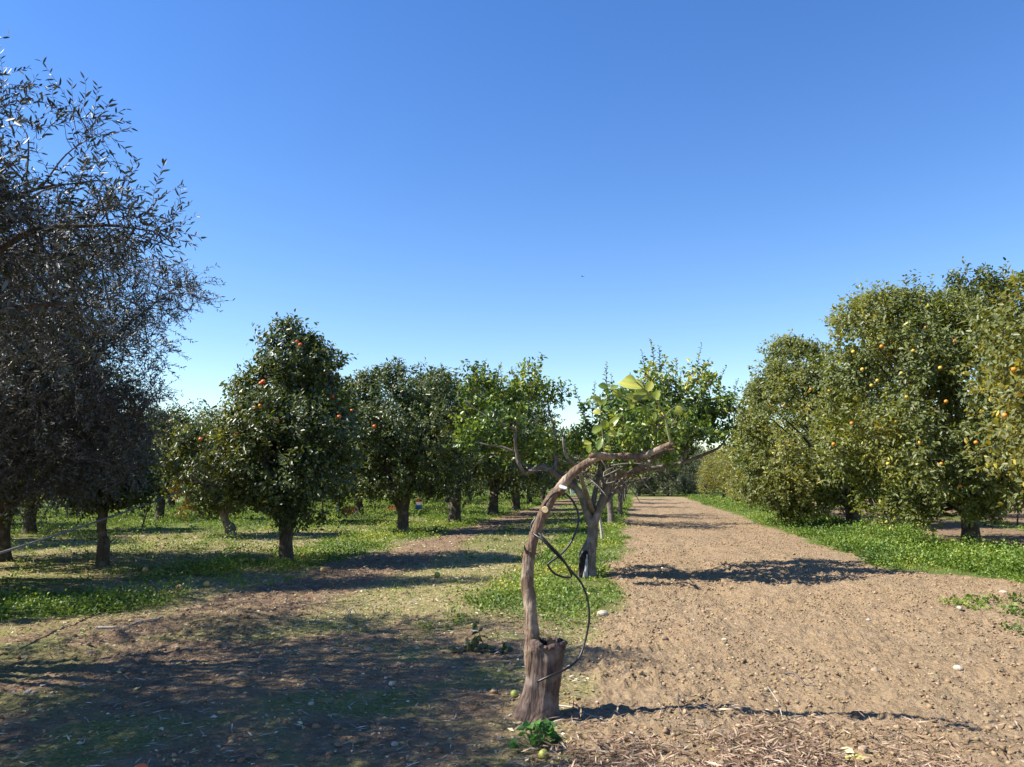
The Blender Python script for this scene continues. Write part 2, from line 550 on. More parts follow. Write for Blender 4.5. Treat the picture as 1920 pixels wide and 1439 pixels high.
def limbs(mb, r, fork, targets, r0, seg=8, bend=.25):
    for tgt in targets:
        tgt = np.array(tgt); fork = np.array(fork)
        mid = fork * .5 + tgt * .5 + r.normal(size=3) * bend * np.array([1, 1, .5]) + np.array([0, 0, .1])
        q1 = fork * .75 + mid * .25 + r.normal(size=3) * .05
        mb.tube([fork, q1, mid, tgt], [r0, r0 * .8, r0 * .55, r0 * .2], seg, 4, .15, r.randint(99))
        for k in range(3):
            s = mid * (1 - .25 * k) + tgt * .25 * k
            e = tgt + r.normal(size=3) * .75
            mb.tube([s, s * .5 + e * .5 + r.normal(size=3) * .15, e], [r0 * .4, r0 * .25, r0 * .1], 5, 3, .1, r.randint(99))


SPH = None


def fruit_mesh(name='fruit', rad=.04, sq=.94, tip=0.0, seed=0):
    seg, rings = 14, 10
    v, f = [], []
    for i in range(rings + 1):
        ph = math.pi * i / rings
        for j in range(seg):
            a = 2 * math.pi * j / seg
            k = 1 + tip * (abs(math.cos(ph)) ** 8)
            bump = 1 + .03 * math.sin(3 * a + seed) * math.sin(ph)
            v.append((rad * math.sin(ph) * math.cos(a) * bump, rad * math.sin(ph) * math.sin(a) * bump, rad * sq * math.cos(ph) * k - (.06 * rad if i == 0 else 0)))
    for i in range(rings):
        for j in range(seg):
            f.append((i * seg + j, (i + 1) * seg + j, (i + 1) * seg + (j + 1) % seg, i * seg + (j + 1) % seg))
    me = bpy.data.meshes.new(name); me.from_pydata(v, [], f); me.update()
    me.polygons.foreach_set('use_smooth', [True] * len(f))
    return me


FM = {}
for k in ('orange', 'redorange', 'yellow', 'limegreen', 'tan'):
    FM[k] = fruit_mesh('fruit_' + k, .042, .93, .0, 1)
    FM[k].materials.append(M[k])
FM['lemon'] = fruit_mesh('lemon_fruit', .04, 1.15, .22, 2); FM['lemon'].materials.append(M['limegreen'])


def fruits_on(root, lobes, pts, kinds, base, r, size=1.0, deep=.05):
    """hang a fruit where the sight line first meets the leafy shell"""
    lobes = np.array(lobes, float)
    for (px, py), kd in zip(pts, kinds):
        o3 = np.array([0, 0, CAM_H]); d = ray(px, py)
        best = None
        for l in lobes:
            oc = (o3 - l[:3]) / l[3:6]; dd = d / l[3:6]
            a, b, c = dd.dot(dd), 2 * oc.dot(dd), oc.dot(oc) - 1.0
            q = b * b - 4 * a * c
            if q > 0:
                t = (-b - math.sqrt(q)) / (2 * a)
                if t > 0 and (best is None or t < best): best = t
        if best is None: continue
        p = o3 + d * (best + deep + r.rand() * .09)
        o = bpy.data.objects.new('fruit', FM[kd]); COL.objects.link(o)
        o.parent = root; o.location = p - np.array(base)
        s = size * r.uniform(.9, 1.15); o.scale = (s, s, s)
        o.rotation_euler = (r.uniform(-.4, .4), r.uniform(-.4, .4), r.uniform(0, 6))


def lobes_from(px_list, d, r, depth=1.0, flat=1.0):
    """(px, py, radius px, depth offset) of the photograph -> ellipsoids round d metres ahead"""
    out = []
    for q in px_list:
        px, py, rp = q[:3]
        off = q[3] if len(q) > 3 else 0.0
        rr = rp * d / FPX
        c = at(px, py, d + off)
        k = (d + off) / d
        out.append((c[0], c[1], c[2], rr * k, rr * depth * k, rr * flat * k))
    return out


# ================================================================== GROUND
def build_ground():
    cy = -4.0
    fine = np.arange(-47, 47.01, .125)
    ang = np.concatenate([np.arange(-180, -47, 3.5), fine, np.arange(50, 180, 3.5)])
    ang = np.radians(ang)
    rr = [.02, 1.0, 2.5, 4.0, 5.5, 6.5]
    q = 7.3
    while q < 900:
        rr.append(q); q += max(.03, q * .0045)
    rr = np.array(rr)
    A, Q = np.meshgrid(ang, rr)
    x = Q * np.sin(A); y = cy + Q * np.cos(A)
    z = Hg(x.ravel(), y.ravel()).reshape(x.shape)
    far = sstep(250, 700, Q)
    z = z - far * 0
    lane, pale, green, red = zones(x.ravel(), y.ravel())
    # ground colour darkened where the olives cast shade, to deepen it, with mossy patches
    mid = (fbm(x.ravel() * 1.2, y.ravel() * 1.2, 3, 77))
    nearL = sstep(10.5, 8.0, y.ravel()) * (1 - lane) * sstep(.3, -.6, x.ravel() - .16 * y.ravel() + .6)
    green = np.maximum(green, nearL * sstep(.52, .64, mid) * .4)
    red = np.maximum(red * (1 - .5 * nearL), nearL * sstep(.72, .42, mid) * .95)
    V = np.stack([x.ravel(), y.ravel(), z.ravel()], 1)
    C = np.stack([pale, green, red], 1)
    nr, na = x.shape
    i = np.arange(nr - 1)[:, None] * na + np.arange(na)[None]
    j = np.arange(nr - 1)[:, None] * na + (np.arange(na)[None] + 1) % na
    F = np.stack([i, i + na, j + na, j], -1).reshape(-1, 4)
    isl = (lane[F].mean(1) > .5)
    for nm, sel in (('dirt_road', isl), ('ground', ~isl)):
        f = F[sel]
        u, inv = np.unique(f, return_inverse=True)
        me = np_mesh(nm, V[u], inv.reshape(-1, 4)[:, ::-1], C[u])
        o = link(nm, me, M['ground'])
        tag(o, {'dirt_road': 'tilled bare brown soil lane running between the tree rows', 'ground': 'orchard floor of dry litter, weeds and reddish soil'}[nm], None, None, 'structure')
    return


build_ground()

# ================================================================== SKY AND SUN
w = bpy.data.worlds.new('World'); SC.world = w; w.use_nodes = True
nt = w.node_tree; nt.nodes.clear()
wo = nt.nodes.new('ShaderNodeOutputWorld'); bg = nt.nodes.new('ShaderNodeBackground')
sky = nt.nodes.new('ShaderNodeTexSky'); sky.sky_type = 'NISHITA'; sky.sun_disc = False
SUN_DIR = np.array([-1.0, -.10, 0.0]); SUN_DIR /= np.linalg.norm(SUN_DIR)
ELEV = R(45)
sky.sun_elevation = ELEV
sky.sun_rotation = math.atan2(SUN_DIR[0], SUN_DIR[1])
sky.altitude = 0; sky.air_density = 1.15; sky.dust_density = 0; sky.ozone_density = 2.6
bg.inputs['Strength'].default_value = .095
hs = nt.nodes.new('ShaderNodeHueSaturation'); hs.inputs['Hue'].default_value = .513; hs.inputs['Saturation'].default_value = 1.29
nt.links.new(sky.outputs[0], hs.inputs['Color']); nt.links.new(hs.outputs[0], bg.inputs[0]); nt.links.new(bg.outputs[0], wo.inputs[0])
sl = bpy.data.lights.new('sun', 'SUN'); sl.energy = 5.0; sl.angle = R(.53); sl.color = (1, .94, .84)
so = bpy.data.objects.new('sun', sl); COL.objects.link(so)
sdir = Vector((SUN_DIR[0] * math.cos(ELEV), SUN_DIR[1] * math.cos(ELEV), math.sin(ELEV)))
so.rotation_euler = sdir.to_track_quat('Z', 'Y').to_euler(); so.location = (-20, 0, 30)

# ================================================================== CAMERA
cd = bpy.data.cameras.new('camera'); cd.sensor_width = 36; cd.lens = 36 * FPX / 1920; cd.clip_end = 3000; cd.clip_start = .05
co = bpy.data.objects.new('camera', cd); COL.objects.link(co)
co.location = (0, 0, CAM_H); co.rotation_euler = (math.pi / 2 + TH, 0, 0)
SC.camera = co
SC.view_settings.view_transform = 'Standard'; SC.view_settings.look = 'None'
SC.view_settings.exposure = 1.15; SC.view_settings.gamma = 1

# ================================================================== THE BENT LEMON TREE ON ITS OLD STUMP
def hero():
    D0 = 5.45
    base = on_ground(1012, 1346)
    t = thing('lemon_tree', base, 'bent brown lemon stem arching right from a wide hollow stump in the foreground', 'tree', 'lemon trees in the middle row')
    b = np.array(base)
    # stump: a flared, ribbed trunk with a rolled callus lip and a hollow
    seg = 40
    prof = [(1346, 1001, 44), (1338, 1003, 39), (1325, 1007, 35), (1300, 1013, 32), (1275, 1018, 31.5), (1245, 1022, 31.5), (1222, 1024, 32), (1214, 1024, 34.5), (1207, 1024.5, 35.5), (1203, 1025, 34), (1202, 1026, 30), (1208, 1027, 27), (1225, 1028, 24), (1245, 1028, 18), (1262, 1026, 8)]
    v, f = [], []
    rr = rs(4)
    for i, (py, px, rp) in enumerate(prof):
        c = at(px, py, D0); ra = rp * D0 / FPX
        hollow = i >= 9
        for j in range(seg):
            a = 2 * math.pi * j / seg
            rib = 1 + .05 * math.sin(5 * a + .6) + .035 * math.sin(9 * a + 2 + i * .1) + .02 * math.sin(17 * a)
            k = ra * (rib if not hollow else 1 + .08 * math.sin(4 * a))
            if i <= 3: k *= 1 + (3 - i) * .07 * max(0, math.sin(4 * a + 1.0))
            lip = .018 * (vnoise(np.array([a * 3]), np.array([i * .7]), None, 8)[0] - .5) if 7 <= i <= 11 else 0
            z = c[2] + lip * 1.6
            if i >= 8 and math.cos(a) < -.2: z += .022 * min(1, (-.2 - math.cos(a)) * 3) * (1 if i < 12 else 0)
            v.append((c[0] + k * math.cos(a), c[1] + k * math.sin(a), z - (.06 if i == 0 else 0)))
    f2 = []
    for i in range(len(prof) - 1):
        for j in range(seg):
            j2 = (j + 1) % seg
            (f if i < 10 else f2).append((i * seg + j, i * seg + j2, (i + 1) * seg + j2, (i + 1) * seg + j))
    f2.append(tuple((len(prof) - 1) * seg + j for j in range(seg)))
    mb = MB(); mb.add(v[10 * seg:], [tuple(q - 10 * seg for q in ff) for ff in f2]); mb.build('hollow', M['char'], t, b)
    mb = MB(); mb.add(v[:11 * seg], f)
    # knobbly callus round the rim
    for j in range(26):
        a = 2 * math.pi * j / 26 + rr.uniform(-.08, .08)
        c = at(1025, 1206, D0); ra = 32 * D0 / FPX
        p = c + np.array([ra * math.cos(a), ra * math.sin(a), rr.uniform(-.012, .01)])
        s = rr.uniform(.012, .022)
        ico(mb, p, (s * 1.3, s * 1.3, s), rr)
    mb.build('stump', M['bark_stump'], t, b)
    # the regrown stem
    pts = [(1003, 1330, 10, 0), (999, 1290, 11, -.02), (996, 1250, 12, -.03), (997, 1222, 15, -.03), (998, 1195, 15, -.01), (995, 1150, 13, 0), (989, 1100, 12, .02), (990, 1060, 11.5, .02), (997, 1022, 11, .02), (1009, 985, 10.3, .03),
           (1021, 960, 11.5, .03), (1033, 936, 10.5, .03), (1050, 914, 9.8, .03), (1074, 888, 9.2, .02), (1102, 868, 8.2, 0), (1122, 858, 7, -.02), (1142, 857, 6.4, -.03), (1170, 855, 6.2, -.06), (1198, 857, 6, -.1), (1222, 849, 6, -.13), (1245, 838, 5.6, -.16), (1263, 831, 5, -.18)]
    P = [at(px, py, D0 + o) for px, py, rp, o in pts]
    mb = MB(); mb.tube(P, [rp * D0 / FPX * .93 for _, _, rp, _ in pts], 26, 12, .2, 11, fine=.13)
    # small spur and pruned stubs
    mb.tube([at(990, 1040, D0), at(984, 1030, D0 - .02), at(983, 1022, D0 - .03)], [.012, .009, .003], 6, 2)
    mb.tube([at(1148, 856, D0 - .04), at(1125, 853, D0 - .07), at(1106, 856, D0 - .1)], [.02, .019, .017], 9, 3, .12, 5)
    mb.tube([at(1246, 840, D0 - .16), at(1256, 843, D0 - .17), at(1265, 842, D0 - .18)], [.017, .014, .012], 8, 2, .1, 6)
    mb.tube([at(1028, 948, D0 + .03), at(1024, 954, D0 - .03), at(1022, 956, D0 - .055)], [.034, .027, .0235], 10, 2)
    mb.tube([at(1046, 922, D0 + .03), at(1053, 918, D0), at(1056, 914, D0 - .01)], [.035, .032, .029], 10, 2)
    mb.build('stem', M['bark_lemon'], t, b)

    def disc(name, c, nrm, ra, rb, mat):
        m2 = MB(); q = Vector(nrm).to_track_quat('Z', 'Y')
        vv = []
        for zz, kk in ((0.0, 1.0), (.006, .93)):
            for j in range(18):
                a = 2 * math.pi * j / 18
                vv.append(np.array(q @ Vector((ra * kk * math.cos(a), rb * kk * math.sin(a), zz))) + c)
        ff = [(j, (j + 1) % 18, 18 + (j + 1) % 18, 18 + j) for j in range(18)] + [tuple(range(18, 36)), tuple(range(17, -1, -1))]
        m2.add(vv, ff)
        return m2.build(name, M[mat], t, b, False)
    a1, a2 = at(1024, 954, D0 - .03), at(1022, 956, D0 - .058)
    disc('cut_scar', a2, (a2 - a1), .0235, .0225, 'cutwood')
    a1, a2 = at(1053, 918, D0), at(1056, 914, D0 - .012)
    disc('cut_scar', a2, (a2 - a1) + np.array([0, -.004, .01]), .03, .027, 'palecut')
    # the leafy shoots that grow from the arm
    mb = MB()
    L = []
    shoots = [
        ([(1258, 833, -.18), (1253, 812, -.2), (1249, 790, -.22), (1246, 778, -.24), (1236, 760, -.28), (1222, 744, -.33), (1206, 728, -.4), (1192, 716, -.45)], .0095),
        ([(1248, 785, -.22), (1232, 772, -.26), (1210, 762, -.3), (1188, 752, -.33), (1165, 742, -.36), (1140, 728, -.38)], .0055),
        ([(1248, 780, -.22), (1256, 770, -.22), (1268, 762, -.22)], .004),
        ([(1222, 746, -.33), (1208, 746, -.32), (1190, 752, -.3)], .004),
        ([(1135, 856, -.02), (1133, 840, -.06), (1130, 815, -.1), (1127, 790, -.14), (1126, 760, -.18)], .006),
        ([(1112, 862, -.02), (1108, 845, -.05), (1108, 830, -.08)], .004),
        ([(1150, 856, -.04), (1140, 830, -.09), (1143, 800, -.12)], .0035),
    ]
    for pp, rad in shoots:
        q = [at(px, py, D0 + o) for px, py, o in pp]
        mb.tube(q, list(np.linspace(rad, rad * .5, len(q))), 6, 4)
    mb.build('shoot', M['greentwig'], t, b)
    # big yellowing leaves: foot, tip, width (px) and depth offset
    big = [(1193, 716, 1172, 708, 30, -.46), (1207, 728, 1160, 712, 36, -.42), (1212, 737, 1186, 752, 26, -.36), (1218, 744, 1192, 736, 28, -.33), (1206, 747, 1172, 744, 30, -.3), (1214, 735, 1222, 714, 22, -.38), (1228, 752, 1234, 730, 20, -.32),
           (1268, 762, 1290, 764, 24, -.22), (1268, 762, 1278, 776, 20, -.22), (1140, 728, 1122, 722, 24, -.38), (1146, 731, 1158, 722, 22, -.38), (1165, 742, 1150, 732, 20, -.36),
           (1126, 760, 1118, 740, 20, -.18), (1127, 775, 1112, 770, 22, -.16), (1127, 790, 1142, 800, 22, -.14), (1128, 800, 1112, 806, 24, -.12), (1130, 815, 1146, 826, 22, -.1), (1130, 822, 1118, 846, 20, -.09), (1108, 832, 1102, 850, 20, -.08), (1108, 830, 1096, 832, 22, -.08), (1108, 845, 1120, 852, 18, -.06),
           (1143, 800, 1156, 782, 20, -.12), (1142, 805, 1130, 784, 20, -.12), (1141, 815, 1156, 812, 18, -.1), (1133, 840, 1146, 842, 18, -.06), (1126, 762, 1136, 748, 18, -.18), (1188, 752, 1180, 766, 20, -.33), (1210, 762, 1204, 776, 18, -.3), (1232, 772, 1228, 788, 18, -.26), (1250, 795, 1262, 790, 18, -.21)]
    pos, dr, nr, LL, WW = [], [], [], [], []
    for i, (x0, y0, x1, y1, wp, o) in enumerate(big):
        p0, p1 = at(x0, y0, D0 + o), at(x1, y1, D0 + o - rr.uniform(-.03, .05))
        pos.append(p0); dr.append(p1 - p0); LL.append(np.linalg.norm(p1 - p0)); WW.append(wp * D0 / FPX * .70)
        nr.append(np.array([rr.uniform(-.5, .1), -.75, .55 + rr.uniform(-.4, .4)]))
    n = len(pos)
    cc = np.array([(.22, .27, .04), (.34, .35, .06), (.12, .18, .03), (.17, .22, .04)])[rr.randint(0, 4, n)]
    cc[0] = cc[1] = (.44, .46, .10); cc[2] = cc[4] = (.15, .18, .03)
    st = np.array([(0, .06), (.1, .42), (.25, .8), (.45, 1.0), (.65, .92), (.82, .62), (.93, .3), (1.0, .02)])
    V_, F_, C_ = [], [], []
    for i in range(n):
        dd = unit(np.array(dr[i])[None])[0]; nn = np.array(nr[i]); nn = nn - dd * nn.dot(dd); nn /= np.linalg.norm(nn); ss = np.cross(nn, dd)
        cv = rr.uniform(.08, .40)
        o_ = len(V_)
        for u, wd in st:
            ax = np.array(pos[i]) + dd * LL[i] * u - nn * LL[i] * cv * u * u
            for q in (-1, -.5, 0, .5, 1):
                V_.append(ax + ss * q * wd * WW[i] * .5 + nn * (abs(q) * wd * WW[i] * .14 + .02 * WW[i] * math.sin(9 * u + q * 4)))
                C_.append(cc[i] * (1.15 if q == 0 else 1))
        for a_ in range(len(st) - 1):
            for q in range(4):
                F_.append((o_ + a_ * 5 + q, o_ + a_ * 5 + q + 1, o_ + a_ * 5 + q + 6, o_ + a_ * 5 + q + 5))
    leaf_obj('foliage', (np.array(V_), np.array(F_), np.array(C_)), M['lemon'], t, b)
    # roots and twigs at the foot
    return t


def ico(mb, c, s, r, jit=.18):
    ph = (1 + 5 ** .5) / 2
    v = np.array([(-1, ph, 0), (1, ph, 0), (-1, -ph, 0), (1, -ph, 0), (0, -1, ph), (0, 1, ph), (0, -1, -ph), (0, 1, -ph), (ph, 0, -1), (ph, 0, 1), (-ph, 0, -1), (-ph, 0, 1)]) / math.sqrt(1 + ph * ph)
    v = v * (1 + r.uniform(-jit, jit, (12, 1)))
    a = r.uniform(0, 6.28); ca, sa = math.cos(a), math.sin(a)
    v = np.stack([v[:, 0] * ca - v[:, 1] * sa, v[:, 0] * sa + v[:, 1] * ca, v[:, 2]], 1)
    mb.add(v * np.array(s) + np.array(c), ICO_F)


ICO_F = [(0, 11, 5), (0, 5, 1), (0, 1, 7), (0, 7, 10), (0, 10, 11), (1, 5, 9), (5, 11, 4), (11, 10, 2), (10, 7, 6), (7, 1, 8), (3, 9, 4), (3, 4, 2), (3, 2, 6), (3, 6, 8), (3, 8, 9), (4, 9, 5), (2, 4, 11), (6, 2, 10), (8, 6, 7), (9, 8, 1)]

hero()

# black irrigation pipe looped round the stem
def hose():
    D0 = 5.45
    pts = [(1007, 1279, -.16), (1033, 1267, -.17), (1061, 1255, -.12), (1085, 1235, -.05), (1099, 1195, 0), (1105, 1154, 0), (1100, 1118, 0), (1089, 1092, -.02), (1073, 1073, -.04), (1053, 1049, -.06), (1033, 1029, -.08), (1016, 1012, -.06), (1000, 1000, 0), (996, 985, .09), (1008, 968, .10), (1016, 962, .02), (1020, 950, -.05), (1030, 934, -.07), (1045, 924, -.02), (1060, 926, .03), (1076, 943, .05), (1085, 969, .05), (1080, 997, .02), (1066, 1024, -.02), (1049, 1042, -.04), (1031, 1055, -.05), (1028, 1061, -.05), (1040, 1076, -.04), (1060, 1083, -.04), (1071, 1081, -.04), (1068, 1070, -.06), (1054, 1047, -.09), (1030, 1021, -.10), (1018, 1008, -.09), (1010, 1000, -.065)]
    base = on_ground(1030, 1340)
    mb = MB(); mb.tube([at(a, b, D0 + o) for a, b, o in pts], [.0076] * len(pts), 8, 6)
    o = mb.build('irrigation_hose', M['black'], None, base); o.location = base
    tag(o, 'black plastic irrigation hose looped round the bent lemon stem and down its stump', 'hose')
    # a second one lies on the ground
    g = [(905, 990), (930, 992), (955, 994), (975, 997), (1000, 1001), (1040, 1003), (1075, 1000)]
    P = [on_ground(*q) for q in g]
    for p in P: p[2] += .05
    mb = MB(); mb.tube(P, [.014] * len(P), 6, 4)
    o = mb.build('irrigation_hose', M['black'], None, P[0]); o.location = P[0]
    tag(o, 'black hose lying across the shaded ground behind the bent stem', 'hose')


hose()

# ================================================================== SECOND LEMON TREE (behind the bent one)
def lemon_two():
    D = 13.3
    base = on_ground(1102, 1080)
    t = thing('lemon_tree', base, 'spreading lemon tree with charred split trunk and open umbrella crown behind the bent stem', 'tree', 'lemon trees in the middle row')
    b = np.array(base); r = rs(12)
    A = lambda px, py, o=0.0: at(px, py, D + o)
    mb = MB()
    k = D / FPX
    mb.tube([A(1101, 1086), A(1101, 1074), A(1101, 1058), A(1102, 1042), A(1105, 1030), A(1110, 1012), A(1111, 990), A(1110, 972)],
            [20 * k, 16.5 * k, 15 * k, 15.5 * k, 13.5 * k, 10.5 * k, 9.5 * k, 11 * k], 18, 4, .16, 3)
    L = [
        ([(1112, 985, 0), (1122, 958, 0), (1133, 930, -.05), (1142, 905, -.1), (1152, 890, -.2), (1170, 881, -.3), (1195, 878, -.4), (1218, 866, -.5), (1238, 852, -.6), (1262, 830, -.7)], 8.5, 3.5),
        ([(1109, 980, .05), (1112, 945, .1), (1120, 905, .2), (1126, 868, .3), (1135, 830, .5), (1145, 790, .6)], 6, 2),
        ([(1112, 975, 0), (1126, 940, .2), (1130, 900, .4), (1131, 865, .5), (1128, 825, .7)], 5, 1.8),
        ([(1107, 982, 0), (1099, 955, 0), (1091, 932, 0), (1078, 914, -.05), (1058, 902, -.1), (1040, 888, -.2), (1020, 876, -.2), (1003, 880, -.3), (985, 888, -.3), (974, 872, -.4), (968, 848, -.4), (966, 820, -.5), (970, 785, -.5), (975, 755, -.6)], 8, 1.8),
        ([(1040, 888, -.2), (1043, 860, -.1), (1042, 830, 0), (1040, 806, 0), (1032, 780, .1), (1026, 750, .1)], 4, 1.5),
        ([(1078, 914, -.05), (1066, 880, .4), (1050, 850, .8), (1020, 845, 1.1), (990, 842, 1.3)], 5, 1.5),
        ([(1150, 892, -.2), (1180, 888, .3), (1215, 880, .5), (1250, 874, .5), (1280, 868, .4), (1312, 856, .3), (1338, 845, .2), (1352, 836, .1), (1368, 815, 0)], 5.5, 1.6),
        ([(1218, 866, -.5), (1225, 830, -.3), (1238, 790, -.2), (1245, 740, -.1), (1238, 690, -.1)], 4, 1.2),
        ([(1280, 868, .4), (1290, 830, .5), (1300, 780, .6), (1315, 720, .6), (1318, 680, .6)], 3.5, 1.1),
        ([(1126, 868, .3), (1160, 850, .9), (1195, 830, 1.4), (1220, 800, 1.7)], 4, 1.5),
        ([(1112, 960, 0), (1095, 915, -.6), (1085, 880, -1.1), (1062, 855, -1.5), (1055, 820, -1.6)], 5, 1.6),
        ([(966, 848, -.4), (940, 838, -.4), (915, 835, -.5), (890, 828, -.5)], 2.6, 1.2),
        ([(1003, 880, -.3), (960, 862, .1), (920, 850, .3), (900, 860, .4)], 2.6, 1),
        ([(966, 805, -.5), (930, 790, -.6), (895, 770, -.6), (870, 750, -.6)], 2.4, 1),
        ([(1122, 958, .05), (1150, 925, .5), (1180, 905, .9), (1215, 895, 1.1)], 5, 1.4),
    ]
    for pp, r0, r1 in L:
        mb.tube([A(*q) for q in pp], [k * q for q in np.linspace(r0, r1, len(pp))], 9, 4, .13, len(pp))
    # tangle of short bare twigs under the crown
    for i in range(70):
        p = A(r.uniform(1040, 1230), r.uniform(862, 905), r.uniform(-1.0, 1.2))
        q = p + r.normal(size=3) * np.array([.35, .35, .16])
        mb.tube([p, (p + q) / 2 + r.normal(size=3) * .06, q], [.012, .010, .005], 5, 2)
    mb.build('trunk', M['bark_grey'], t, b)
    # blackened split with a grey tongue of dead wood
    mb = MB(); mb.tube([A(1092, 1082, -.15), A(1093, 1066, -.125), A(1096, 1046, -.115), A(1100, 1034, -.09)], [.06, .075, .075, .04], 10, 4, .2, 8)
    mb.build('hollow', M['char'], t, b)
    mb = MB(); mb.tube([A(1097, 1084, -.20), A(1099, 1068, -.195), A(1100, 1052, -.19), A(1101, 1040, -.165)], [.05, .032, .022, .008], 8, 4, .2, 9)
    mb.build('dead_wood', M['ash'], t, b)
    # crown
    lob = [(1180, 790, 48), (1235, 775, 52, .3), (1290, 785, 46, .2), (1335, 800, 36), (1130, 800, 40, .4), (1215, 730, 34), (1240, 705, 28), (1160, 760, 36, -.3), (1300, 735, 34), (1312, 700, 24), (1345, 755, 34, .2), (1365, 770, 30), (1200, 830, 42, .8), (1270, 830, 36, .8), (1230, 800, 55, 1.2), (1160, 810, 40, 1.3), (1310, 800, 36, 1.2),
           (885, 790, 34, -.3), (920, 800, 40, -.2), (900, 745, 38, -.4), (870, 830, 22, -.2), (945, 770, 40, -.4), (950, 825, 34), (985, 805, 40, .2), (1020, 825, 32, .2), (1060, 845, 34, .4), (905, 710, 24, -.3), (935, 725, 26, -.4), (990, 712, 28, -.3), (1000, 690, 16, -.3), (1020, 745, 26), (1045, 735, 20), (960, 845, 26, .5), (1010, 845, 30, 1.0), (900, 845, 20), (1100, 845, 30, .7), (985, 745, 30, -.3), (1100, 760, 18), (1085, 740, 12), (1075, 845, 34, .2), (1120, 848, 30, -.3), (1105, 820, 28, .3), (1150, 832, 36, -.5), (1052, 862, 24), (1190, 838, 34, -.6), (1245, 840, 30, -.6), (1190, 800, 44, -1.0), (1250, 790, 44, -1.0), (1300, 800, 36, -.8), (1200, 770, 44, 1.7), (1260, 790, 44, 1.7), (1310, 780, 34, 1.4), (950, 800, 34, 1.2), (930, 790, 30, -1.1)]
    lobes = lobes_from(lob, D, r)
    dens = 2650
    P, Dd = crown_twigs(r, lobes, dens, .475, 2.6, 2, .35, .24)
    parts = [leafy(r, P, Dd, 7, .088, .048, .35, (.15, .32), LEMON, LEMON_W, 1.2, 5)]
    # upright water shoots that break the skyline
    mbs = MB()
    sh = [(1222, 700, 1218, 634, 0), (1205, 705, 1202, 655, .1), (1238, 690, 1236, 650, 0), (1250, 720, 1258, 690, .2), (1308, 690, 1316, 645, .5), (1325, 700, 1330, 672, .5), (1340, 730, 1362, 688, .3), (1378, 770, 1384, 712, .1), (1150, 735, 1138, 680, -.2), (1150, 745, 1146, 700, -.1), (1102, 770, 1076, 722, 0), (1110, 760, 1116, 716, 0), (1000, 700, 994, 672, -.3), (885, 715, 890, 688, -.4), (935, 705, 940, 680, -.4), (1055, 745, 1060, 715, .1), (1275, 725, 1280, 690, .3), (1190, 735, 1182, 700, 0), (870, 745, 862, 716, -.4), (960, 720, 958, 690, -.4), (1350, 770, 1356, 725, .2), (1030, 740, 1036, 712, 0), (1390, 790, 1398, 756, .2), (1265, 730, 1268, 672, 0)]
    for x0, y0, x1, y1, o in sh:
        a, e = A(x0, y0 + 25, o), A(x1, y1, o)
        m = (a + e) / 2 + r.normal(size=3) * .04
        mbs.tube([a, m, e], [.008, .006, .003], 5, 3)
        n = int(np.linalg.norm(e - a) / .026)
        tt = np.linspace(.12, 1.0, n)
        q = a + (e - a) * tt[:, None] + (4 * tt * (1 - tt))[:, None] * (m - (a + e) / 2)
        az = np.arange(n) * 2.4 + r.rand()
        ld = np.stack([np.cos(az), np.sin(az), np.full(n, .55)], 1) + r.normal(size=(n, 3)) * .2
        nr = np.array([0, 0, 1.0]) + r.normal(size=(n, 3)) * .4
        ll = .085 * (1 - .45 * tt ** 2) * r.uniform(.7, 1.15, n)
        parts.append(leaf_arrays(q, ld, nr, ll, ll * .55, palette(r, n, LEMON, LEMON_W)))
    for i in r.choice(len(P), 260, replace=False):
        j = np.argmin(np.linalg.norm(P - P[i] - r.normal(size=3) * .3, axis=1))
        if np.linalg.norm(P[j] - P[i]) > .7: continue
        mbs.tube([P[i], (P[i] + P[j]) / 2 + r.normal(size=3) * .04 - np.array([0, 0, .05]), P[j]], [.004, .006, .004], 4, 2, cap=False)
    mbs.build('twigs', M['twig'], t, b)
    leaf_obj('crown', join(*parts), M['lemon'], t, b)
    return t


lemon_two()

# ================================================================== CITRUS TREES
def citrus(name, label, cat, group, base, lobes, trunk, n, per, leaf, cols, wts, seed, clump=.8, gap=.40, gap_f=1.1, bark='bark_dark', simple=False, extra=None, up=.3, droop=.15, sticks=60, core=.25, lmat='citrus'):
    r = rs(seed)
    b = np.array(base)
    t = thing(name, base, label, cat, group)
    mb = MB()
    for pp, rad in trunk:
        mb.tube(pp, rad, 14, 4, .18, seed)
    P, D = crown_twigs(r, lobes, n, gap, gap_f, seed, core)
    fork = np.array(trunk[0][0][-1])
    lb = np.array(lobes)
    nodes = [resample(np.array(pp, float), np.array(rad, float), 4)[0] for pp, rad in trunk]
    for i in range(len(lb)):
        tg = lb[i, :3]
        st = np.array(trunk[r.randint(len(trunk))][0][-1])
        mid = (st + tg) / 2 + r.normal(size=3) * .15
        mb.tube([st, st * .6 + mid * .4, mid, tg], [trunk[0][1][-1] * .6, .05, .035, .012], 7, 3, .12, i)
        nodes.append(resample(np.array([st, st * .6 + mid * .4, mid, tg]), np.ones(4), 4)[0])
    twig_sticks(mb, r, P, D, sticks, np.concatenate(nodes))
    mb.build('trunk', M[bark], t, b)
    arr = leafy(r, P, D, per, leaf, leaf * .46, up, (.2, .42), cols, wts, clump, seed, simple, droop)
    if extra: arr = join(arr, *extra)
    leaf_obj('crown', arr, M[lmat], t, b)
    return t


def trunk_px(d, main, forks, k0=1.0):
    """pixel polylines (px, py, radius px, depth offset) of a trunk and its limbs"""
    out = []
    for pl in [main] + forks:
        out.append(([at(q[0], q[1], d + (q[3] if len(q) > 3 else 0)) for q in pl], [q[2] * d / FPX * k0 for q in pl]))
    return out


LEFT_GROUP = 'citrus trees in the left row'
